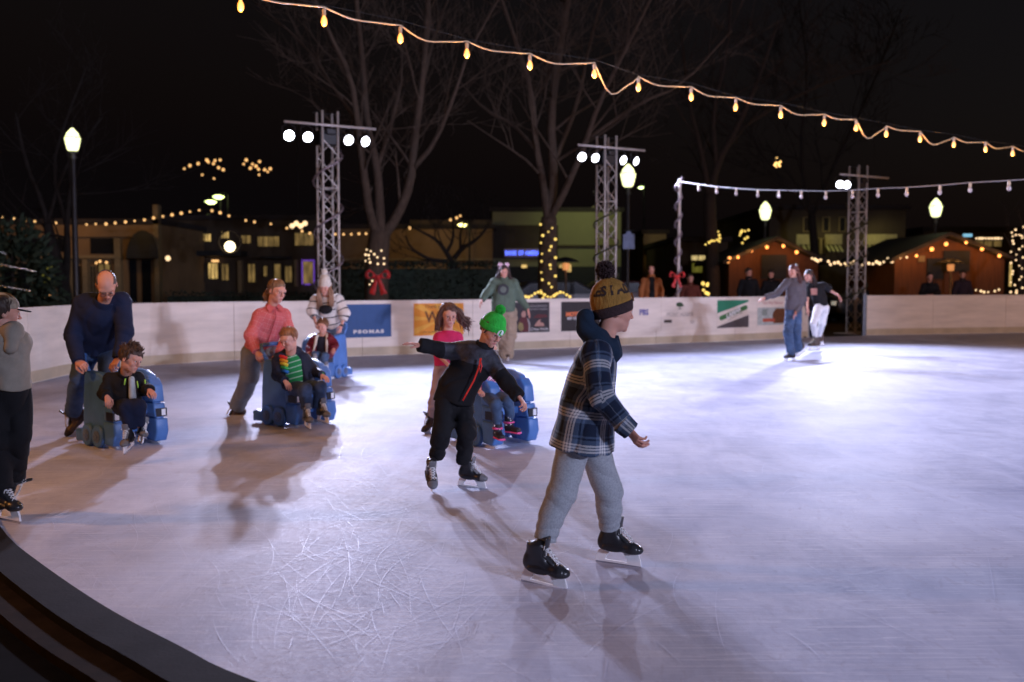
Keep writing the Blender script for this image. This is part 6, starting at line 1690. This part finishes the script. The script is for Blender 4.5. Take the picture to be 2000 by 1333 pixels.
TANW = mat('stucco_tan', (.20, .13, .065), .9, .2, .6, .3, 30); TAND = mat('stucco_dark', (.06, .045, .03), .9, .3, .6, .3, 30); DKGL = mat('glass_dark', (.012, .014, .018), .12, .2, spec=.8)
GRNW = mat('stucco_sage', (.22, .22, .12), .9, .12, .4, .3, 20); TRIM = mat('trim_cream', (.22, .17, .09), .8, .2); ROOFD = mat('roof_dark', (.03, .025, .025), .9, .3); AWN = mat('awning_dark', (.012, .014, .016), .7, .3)
def lit(name, col, s, sc_=3.0, contrast=.7):
    m, nt, b = newmat(name); N = nt.nodes.new; tc = N('ShaderNodeTexCoord'); n = N('ShaderNodeTexNoise'); n.inputs['Scale'].default_value = sc_; n.inputs['Detail'].default_value = 3
    mp = N('ShaderNodeMapping'); mp.inputs['Scale'].default_value = (1.6, 1, .5); lk(nt, tc.outputs['Object'], mp.inputs[0]); lk(nt, mp.outputs[0], n.inputs['Vector'])
    c = np.array(col); cc = ramp(nt, n.outputs['Fac'], [(.35, tuple(c*(1-contrast))), (.5, tuple(c*.6)), (.66, tuple(c))], 'LINEAR')
    b.inputs['Base Color'].default_value = (.02, .02, .02, 1); lk(nt, cc, b.inputs['Emission Color']); b.inputs['Emission Strength'].default_value = s; m.cycles.emission_sampling = 'NONE'; return m
LITY = lit('window_yellow', (.95, .62, .20), .95); LITD = lit('window_dim', (.6, .38, .12), .4); LITG = lit('window_olive', (.45, .42, .06), .28, 2, .35); LITB = lit('window_bright', (1.0, .75, .30), 1.0, 4)
B = Bld('long tan shopfront with dark upper windows and columns at far left', -120, 315, 436, 42, 12, TANW, ROOFD)
B.part('fascia', [(-120, 440, 300, 463)], TANW, .25, .3); B.part('upper_window', [(22, 466, 128, 492), (176, 466, 228, 496), (-80, 466, 10, 492)], DKGL, .05, .1)
B.part('ledge', [(-120, 499, 236, 505)], TRIM, .35, .4)
for r in ((128, 507, 140, 600), (160, 507, 172, 600), (222, 466, 237, 600), (298, 400, 312, 600)): B.part('column', [r], TRIM, .3, .4)
f = B.window((68, 515, 106, 556), LITG, TRIM, bars=0); 
for r in ((140, 520, 158, 590), (176, 520, 186, 590), (0, 515, 60, 590)): B.window(r, DKGL, TRIM)
B.window((192, 516, 215, 590), LITD, TAND, bars=1)
arc = [(246+32*(1-math.cos(a)), 505-55*math.sin(a)) for a in np.linspace(0, math.pi, 13)]
m = MB(); pts_f = [W(x, y, 41.2)-B.o for x, y in arc]; pts_b = [W(x, y, 42.0)-B.o for x, y in arc]
n = len(arc); m.add(pts_f+pts_b, [tuple(range(n)), tuple(range(n, 2*n))]+[(i, i+1, n+i+1, n+i) for i in range(n-1)]); m.build('arched_awning', AWN, B.e)
B.part('door', [(252, 508, 268, 600), (276, 508, 296, 600)], DKGL, .05, .1)
B = Bld('two-storey cafe building with small lit windows and doors', 322, 632, 428, 48, 14, TAND, ROOFD)
for r in ((340, 446, 356, 452), (368, 446, 386, 452), (392, 446, 399, 452)): B.window(r, LITB, AWN, bars=1)
for r in ((340, 457, 358, 472), (368, 457, 386, 472), (392, 457, 412, 472)): B.window(r, LITY, AWN, bars=2)
for r in ((502, 462, 545, 482), (575, 455, 612, 480)): B.window(r, LITD, AWN, bars=3)
for r in ((343, 514, 366, 556), (376, 514, 398, 550), (406, 514, 425, 545), (431, 452, 447, 466)): B.window(r, LITY, AWN, bars=2)
for r in ((432, 516, 446, 548), (484, 516, 498, 552), (556, 520, 570, 552), (470, 460, 490, 476)): B.window(r, LITD, AWN, bars=1)
for r in ((514, 520, 522, 540), (535, 516, 548, 560)): B.window(r, LITD, AWN, bars=0)
B.part('canopy', [(330, 490, 470, 500), (508, 501, 560, 505)], AWN, 1.2, 1.2)
for r in ((464, 510, 472, 572), (574, 508, 580, 560)): B.part('column', [r], TRIM, .3, .4)
B.part('door_lamp', [(350, 507, 360, 511), (382, 507, 392, 511), (413, 508, 425, 512)], SM, .3, .2)
PURP = emis('purple_tube', (.25, .09, .8), .5)
B.part('purple_light_frame', [(589, 508, 614, 510), (589, 511, 591, 556), (612, 511, 614, 556), (595, 555, 606, 557)], PURP, .15, .08); B.part('door', [(592, 511, 611, 554)], LITD, .05, .08)
m = MB(); q0 = W(598, 560, 40); 
for zz in (0, .14, .28): m.box((0, 0, .62-zz), (.62, .05, .1))
m.box((0, -.2, .3), (.62, .4, .05)); m.box((-.28, -.1, .1), (.06, .4, .5)); m.box((.28, -.1, .1), (.06, .4, .5)); o = m.build('bench', mat('bench_yellow', (.6, .42, .12), .7), None, (q0[0], 40, -.0)); tag(o, 'yellowish slatted bench under the purple-lit doorway', 'bench')
e = empty('wall_lamp', W(328, 505, 41.4), 'bright round wall lamp at the corner of the left shopfront', 'wall lamp'); m = MB(); m.ball((0, 0, 0), .11, 8); m.build('lamp_glass', SMW, e, smooth=True); m = MB(); m.box((0, .2, .12), (.06, .4, .06)); m.build('bracket', IRON, e)
B = Bld('low tan stucco building behind the small dark tree', 640, 962, 445, 52, 16, TANW, ROOFD)
B.part('ledge', [(640, 505, 962, 509)], TRIM, .3, .35); B.part('parapet', [(800, 430, 960, 444)], TAND, .1, .4)
B.part('doorway', [(700, 515, 760, 560), (790, 520, 830, 560)], TRIM, .12, .2)
B = Bld('bank building with sage wall lit from above and a blue sign', 962, 1212, 412, 54, 16, GRNW, ROOFD)
B.part('dark_panel', [(963, 440, 1090, 505)], TAND, .08, .1); B.part('ledge', [(1088, 479, 1212, 482)], TAND, .25, .3); B.part('lower_wall', [(963, 521, 1212, 600)], AWN, .2, .25)
B.part('sign_board', [(984, 486, 1058, 503)], mat('sign_board', (.30, .22, .16), .8), .35, .15)
v, f = text_mesh('BANK OF AMERICA', .32, .0, .012, 1.15); k = (W(1062, 495, 53.4)[0]-W(987, 495, 53.4)[0])/(v[:, 0].max()-v[:, 0].min()); c0 = W(1024, 495, 53.55)
m = MB(); m.add([c0-B.o+V(p[0]*k, -.06, p[1]) for p in v], f); m.build('lettering', emis('sign_blue', (.10, .16, 1.0), 2.4), B.e)
for r in ((1018, 517, 1030, 524), (1092, 516, 1104, 524), (1104, 516, 1116, 532)): B.window(r, LITY, AWN, pr=.22, bars=0)
def washer(p, e_, col, target, ang=110):
    l = bpy.data.lights.new('wall_washer', 'SPOT'); l.energy = e_*.3; l.color = col; l.spot_size = rad(ang); l.spot_blend = .8; l.shadow_soft_size = .15; o = bpy.data.objects.new('wall_washer', l); C.objects.link(o); o.location = Vector(p)
    o.rotation_euler = (Vector(target)-Vector(p)).to_track_quat('-Z', 'Y').to_euler()
washer(W(1150, 400, 50), 620, (.95, 1, .45), W(1150, 455, 54))
washer(W(100, 418, 39), 260, (1, .50, .15), W(100, 455, 42)); washer(W(230, 418, 39), 220, (1, .55, .18), W(230, 460, 42)); washer(W(800, 425, 48), 260, (1, .62, .22), W(800, 480, 52)); washer(W(900, 425, 48), 200, (1, .7, .25), W(900, 480, 52))
B = Bld('far pale house with a lit upper wall right of the pennant lamp', 1256, 1300, 455, 58, 8, TRIM, ROOFD); washer(W(1280, 450, 55), 90, (1, .65, .2), W(1280, 490, 58)); B.part('door', [(1276, 515, 1290, 560)], AWN, .06, .1); B.part('canopy', [(1262, 484, 1292, 487)], AWN, .8, .8)
B = Bld('dark shop with a bright sign window left of the wooden huts', 1318, 1420, 470, 46, 10, TAND, ROOFD)
B.window((1350, 499, 1380, 509), LITB, AWN, bars=1); B.window((1351, 514, 1380, 533), LITG, AWN, bars=0)
B = Bld('dark two-storey building with wall lamps and striped awnings behind the huts', 1500, 1765, 408, 50, 14, TAND, ROOFD)
YG = mat('wall_cream', (.4, .36, .2), .9, .2)
for (x0, x1) in ((1556, 1586), (1612, 1645), (1688, 1752)):
    B.part('wall_panel', [(x0, 458, x1, 478)], YG, .06, .08)
    sb = mat('awning_striped', (.5, .5, .3), .8)
    m = MB(); n = max(3, int((x1-x0)/8))
    for i in range(n):
        xa = x0+(x1-x0)*i/n; xb = xa+(x1-x0)/n*.5; a = W(xa, 479, 49.9)-B.o; b = W(xb, 479, 49.9)-B.o; c_ = W(xb+7, 491, 48.8)-B.o; d_ = W(xa+7, 491, 48.8)-B.o; m.add([a, b, c_, d_, a+V(0, 0, -.05), b+V(0, 0, -.05), c_+V(0, 0, -.05), d_+V(0, 0, -.05)], [(0, 1, 2, 3), (4, 5, 6, 7), (0, 1, 5, 4), (1, 2, 6, 5), (2, 3, 7, 6), (3, 0, 4, 7)])
    m.build('awning', sb, B.e); washer(W((x0+x1)/2, 452, 48.6), 55 if x1-x0 < 50 else 85, (1, .9, .35), W((x0+x1)/2, 480, 50), 130)
for r in ((1592, 466, 1601, 494), (1606, 466, 1611, 494), (1570, 425, 1582, 452), (1608, 425, 1620, 452), (1640, 425, 1652, 452)): B.window(r, DKGL, TRIM, bars=0)
B.part('column', [(1602, 466, 1605, 496)], TRIM, .3, .3); B.window((1700, 505, 1722, 535), LITD, AWN, bars=1)
B = Bld('far dark building behind the right hut with an amber lit doorway', 1800, 2090, 450, 52, 14, TAND, ROOFD); B.window((1970, 505, 1979, 560), LITY, AWN, bars=0); B.window((1905, 470, 1958, 482), LITD, AWN, bars=2)
B.part('blue_sign', [(1883, 457, 1899, 463)], emis('blue_panel', (.25, .6, .8), .8), 14.5, .1)
# wooden huts
def hut(label, xl, xr, xa, ya, ye, Y, depth, woodc, openings, warm):
    wm = mat('hut_wood', woodc, .8, .3, 2, .6, 10, stretch=(8, 8, .6)); a = W(xl, ye, Y); b = W(xr, ye, Y); t = W(xa, ya, Y)
    o = V((a[0]+b[0])/2, Y, -.05); e = empty('wooden_hut', o, label, 'hut', 'wooden market huts'); w = (b[0]-a[0])/2; tx = t[0]-o[0]
    m = MB(); m.prism([(-w, 0), (w, 0), (w, a[2]), (tx, t[2]), (-w, a[2])], 0, depth); m.build('wall', wm, e)
    m = MB()
    for (p, q) in (((-w-.3, a[2]-.12), (tx, t[2]+.06)), ((tx, t[2]+.06), (w+.3, a[2]-.12))): m.prism([p, q, (q[0], q[1]+.12), (p[0], p[1]+.12)], -.45, depth+.2)
    m.build('roof', ROOFD, e)
    for r in openings:
        p0 = W(r[0], r[1], Y)-o; p1 = W(r[2], r[3], Y)-o; m = MB(); m.box(((p0[0]+p1[0])/2, -.03, (p0[2]+p1[2])/2), (p1[0]-p0[0], .06, p0[2]-p1[2])); m.build('window', AWN if len(r) < 5 else r[4], e)
    l = bpy.data.lights.new('hut_light', 'AREA'); l.energy = warm; l.color = (1, .38, .08); l.size = 2.2; l.size_y = .2; l.shape = 'RECTANGLE'
    return e
def hutlight(pts, en):
    for p in pts:
        l = bpy.data.lights.new('hut_bulb_light', 'POINT'); l.energy = en; l.color = (1, .42, .1); l.shadow_soft_size = .06; o = bpy.data.objects.new('hut_bulb_light', l); C.objects.link(o); o.location = Vector(p)
hut('brick-coloured wooden hut with amber bulbs, left of the two', 1424, 1598, 1513, 470, 508, 35.6, 5, (.10, .035, .013), [(1487, 498, 1535, 545)], 30)
hut('orange-brown wooden hut with amber bulbs, right of the two', 1748, 1962, 1845, 462, 503, 33.6, 5, (.12, .042, .014), [(1810, 505, 1842, 545), (1842, 490, 1892, 530), (1793, 500, 1805, 512, TRIM)], 30)
hutlight([W(x, y+3, 35.0) for x, y in ((1441, 502), (1468, 490), (1498, 483), (1530, 481), (1556, 493))], 6)
hutlight([W(x, y+3, 33.0) for x, y in ((1765, 503), (1790, 500), (1820, 487), (1848, 477), (1887, 474), (1918, 487), (1952, 500))], 6)
# parked cars beyond the path
def car(px, D, label, rz, col):
    b_ = W(px, 600, D); b_[2] = -.05; cm = mat('car_paint', col, .3, .1, spec=.6); e = empty('parked_car', b_, label, 'car', 'parked cars', rz)
    m = MB(); m.prism([(-2.2, .35), (-2.25, .75), (-2.0, .95), (-1.2, 1.02), (-.6, 1.5), (1.0, 1.55), (1.8, 1.1), (2.2, .95), (2.25, .4), (1.7, .3), (-1.7, .3)], -.88, .88); m.build('body', cm, e, bevel=.08, smooth=True)
    m = MB(); m.prism([(-1.05, 1.03), (-.55, 1.42), (.95, 1.46), (1.6, 1.1)], -.885, .885); m.build('side_window', DKGL, e)
    for x in (-1.4, 1.4):
        for s in (-1, 1):
            m = MB(); m.lathe((x, s*.8, .33), [(.33, -.1), (.33, .1)], 18, R=np.array(Matrix.Rotation(rad(90), 3, 'X'))); w_ = m.build('wheel', IRON, e)
    for s in (-1, 1): m = MB(); m.box((-2.24, s*.62, .72), (.06, .3, .14)); m.build('headlight', emis('car_light', (1, .95, .8), .25), e)
    return e
car(1060, 34, 'dark parked car behind the yellow fairy lights', rad(8), (.03, .03, .035)); car(1722, 37, 'dark parked car between the two wooden huts', rad(10), (.03, .035, .04)); car(1190, 40, 'dark red parked car behind the middle truss tower', rad(5), (.10, .03, .03))
# ================================================================= flood lamps, camera, world
PW = .30
def lamps(T, H, offs, targets, power, names, lens, **kw):
    for i, (o_, t_) in enumerate(zip(offs, targets)):
        p = T+BARD*o_+NB*.215+V(0, 0, H-.27); flood(p, t_, None, names[i], power*PW, lens[i], **kw)
Cn = V(3.5, 11, 0)
lamps(T1, zat(252, 20.7), (-.88, -.49, .38, .75), (V(0, 8, 0), V(3, 7.5, 0), V(4, 9, 0), V(6, 10, 0)), 12500, ['outermost left flood lamp on the left truss tower, the brightest', 'second flood lamp from the left on the left truss tower', 'third flood lamp on the left truss tower, just right of the mast', 'outermost right flood lamp on the left truss tower'], (LENS2, LENS, LENS, LENS), r=.10)
lamps(T2, zat(294, 24), (-.86, -.48, .34, .72), (V(4, 13, 0), V(7, 13, 0), V(10, 14, 0), V(12, 16, 0)), 9500, ['outermost left flood lamp on the middle truss tower', 'second flood lamp on the middle truss tower', 'third flood lamp on the middle truss tower, tipped down', 'outermost right flood lamp on the middle truss tower'], (LENS, LENS, LENS, LENS))
lamps(T3, zat(348, 27.6), (-.96, -.70), (V(6, 15, 0), V(8, 13, 0)), 9500, ['left flood lamp of the pair on the gate truss tower', 'right flood lamp of the pair on the gate truss tower'], (LENS, LENS))
# towers on the photographer's side of the rink, out of the frame
T4 = V(12.6, -11, 0); T5 = V(17.5, .5, 0)
tower(T4, 6.4, 'aluminium truss tower outside the near side of the rink, out of frame', yawb); tower(T5, 4.7, 'further aluminium truss tower outside the near side of the rink', yawb)
for (T, offs, tg, pw) in ((T4, (-.8, -.4, .4, .8), (V(6.4, 8, .0), V(6.8, 9, 0), V(7, 10, 0), V(6.6, 9, 1)), 9000), (T5, (-.8, -.4, .4), (V(4, 13, 0), V(5, 16, 0), V(1, 15, 0)), 13000)):
    for i, (o_, t_) in enumerate(zip(offs, tg)):
        flood(T+BARD*o_-NB*.215+V(0, 0, 6.13 if T is T4 else 4.43), t_, None, 'flood lamp %s on the out-of-frame tower %s' % (['at the left end', 'second along', 'third along', 'at the right end'][i], 'nearest the photographer' if T is T4 else 'farther along the near side'), pw*PW, LENS, angle=60 if T is T4 else 50, col=(.66, .69, 1.0), blend=.3)
# warm lamp left of the frame, beyond the curve of the rink
sl = street_lamp(0, 300, 10, 'globe street lamp with amber light outside the left curve of the rink', 1.0, energy=0)
sl.location = (-8.9, 5.6, -.05)
l = bpy.data.lights.new('amber_light', 'POINT'); l.energy = 760; l.color = (1, .40, .10); l.shadow_soft_size = .25; o = bpy.data.objects.new('amber_light', l); C.objects.link(o); o.location = (-8.3, 5.4, 4.5)

sl = street_lamp(0, 300, 10, 'globe street lamp with amber light beyond the right end of the boards', 1.0, energy=0)
sl.location = (20.4, 19.5, -.05)
l = bpy.data.lights.new('amber_light', 'POINT'); l.energy = 900; l.color = (1, .45, .14); l.shadow_soft_size = .25; o = bpy.data.objects.new('amber_light', l); C.objects.link(o); o.location = (20.0, 19.0, 4.2)
cam = bpy.data.cameras.new('camera'); cam.lens = 35; cam.sensor_width = 36; cam.clip_end = 1000; cam.clip_start = .05
co = bpy.data.objects.new('camera', cam); C.objects.link(co); co.location = (0, 0, CAMZ); co.rotation_euler = (math.pi/2-TH, 0, 0); sc.camera = co
cam.dof.use_dof = True; cam.dof.focus_distance = 5.6; cam.dof.aperture_fstop = 2.0
w = bpy.data.worlds.new('World'); sc.world = w; w.use_nodes = True; nt = w.node_tree; bg = nt.nodes['Background']
sky = nt.nodes.new('ShaderNodeTexSky'); sky.sky_type = 'NISHITA'; sky.sun_disc = False; sky.sun_elevation = rad(-4); sky.sun_rotation = rad(120)
mx = mixc(nt, .85, sky.outputs[0], (.0030, .0022, .0026)); lk(nt, mx, bg.inputs[0]); bg.inputs[1].default_value = 1.0
sc.view_settings.view_transform = 'Standard'; sc.view_settings.look = 'None'; sc.view_settings.exposure = 0; sc.view_settings.gamma = 1
sc.cycles.use_denoising = True; sc.cycles.max_bounces = 6; sc.cycles.sample_clamp_indirect = 4.0; sc.cycles.use_light_tree = True
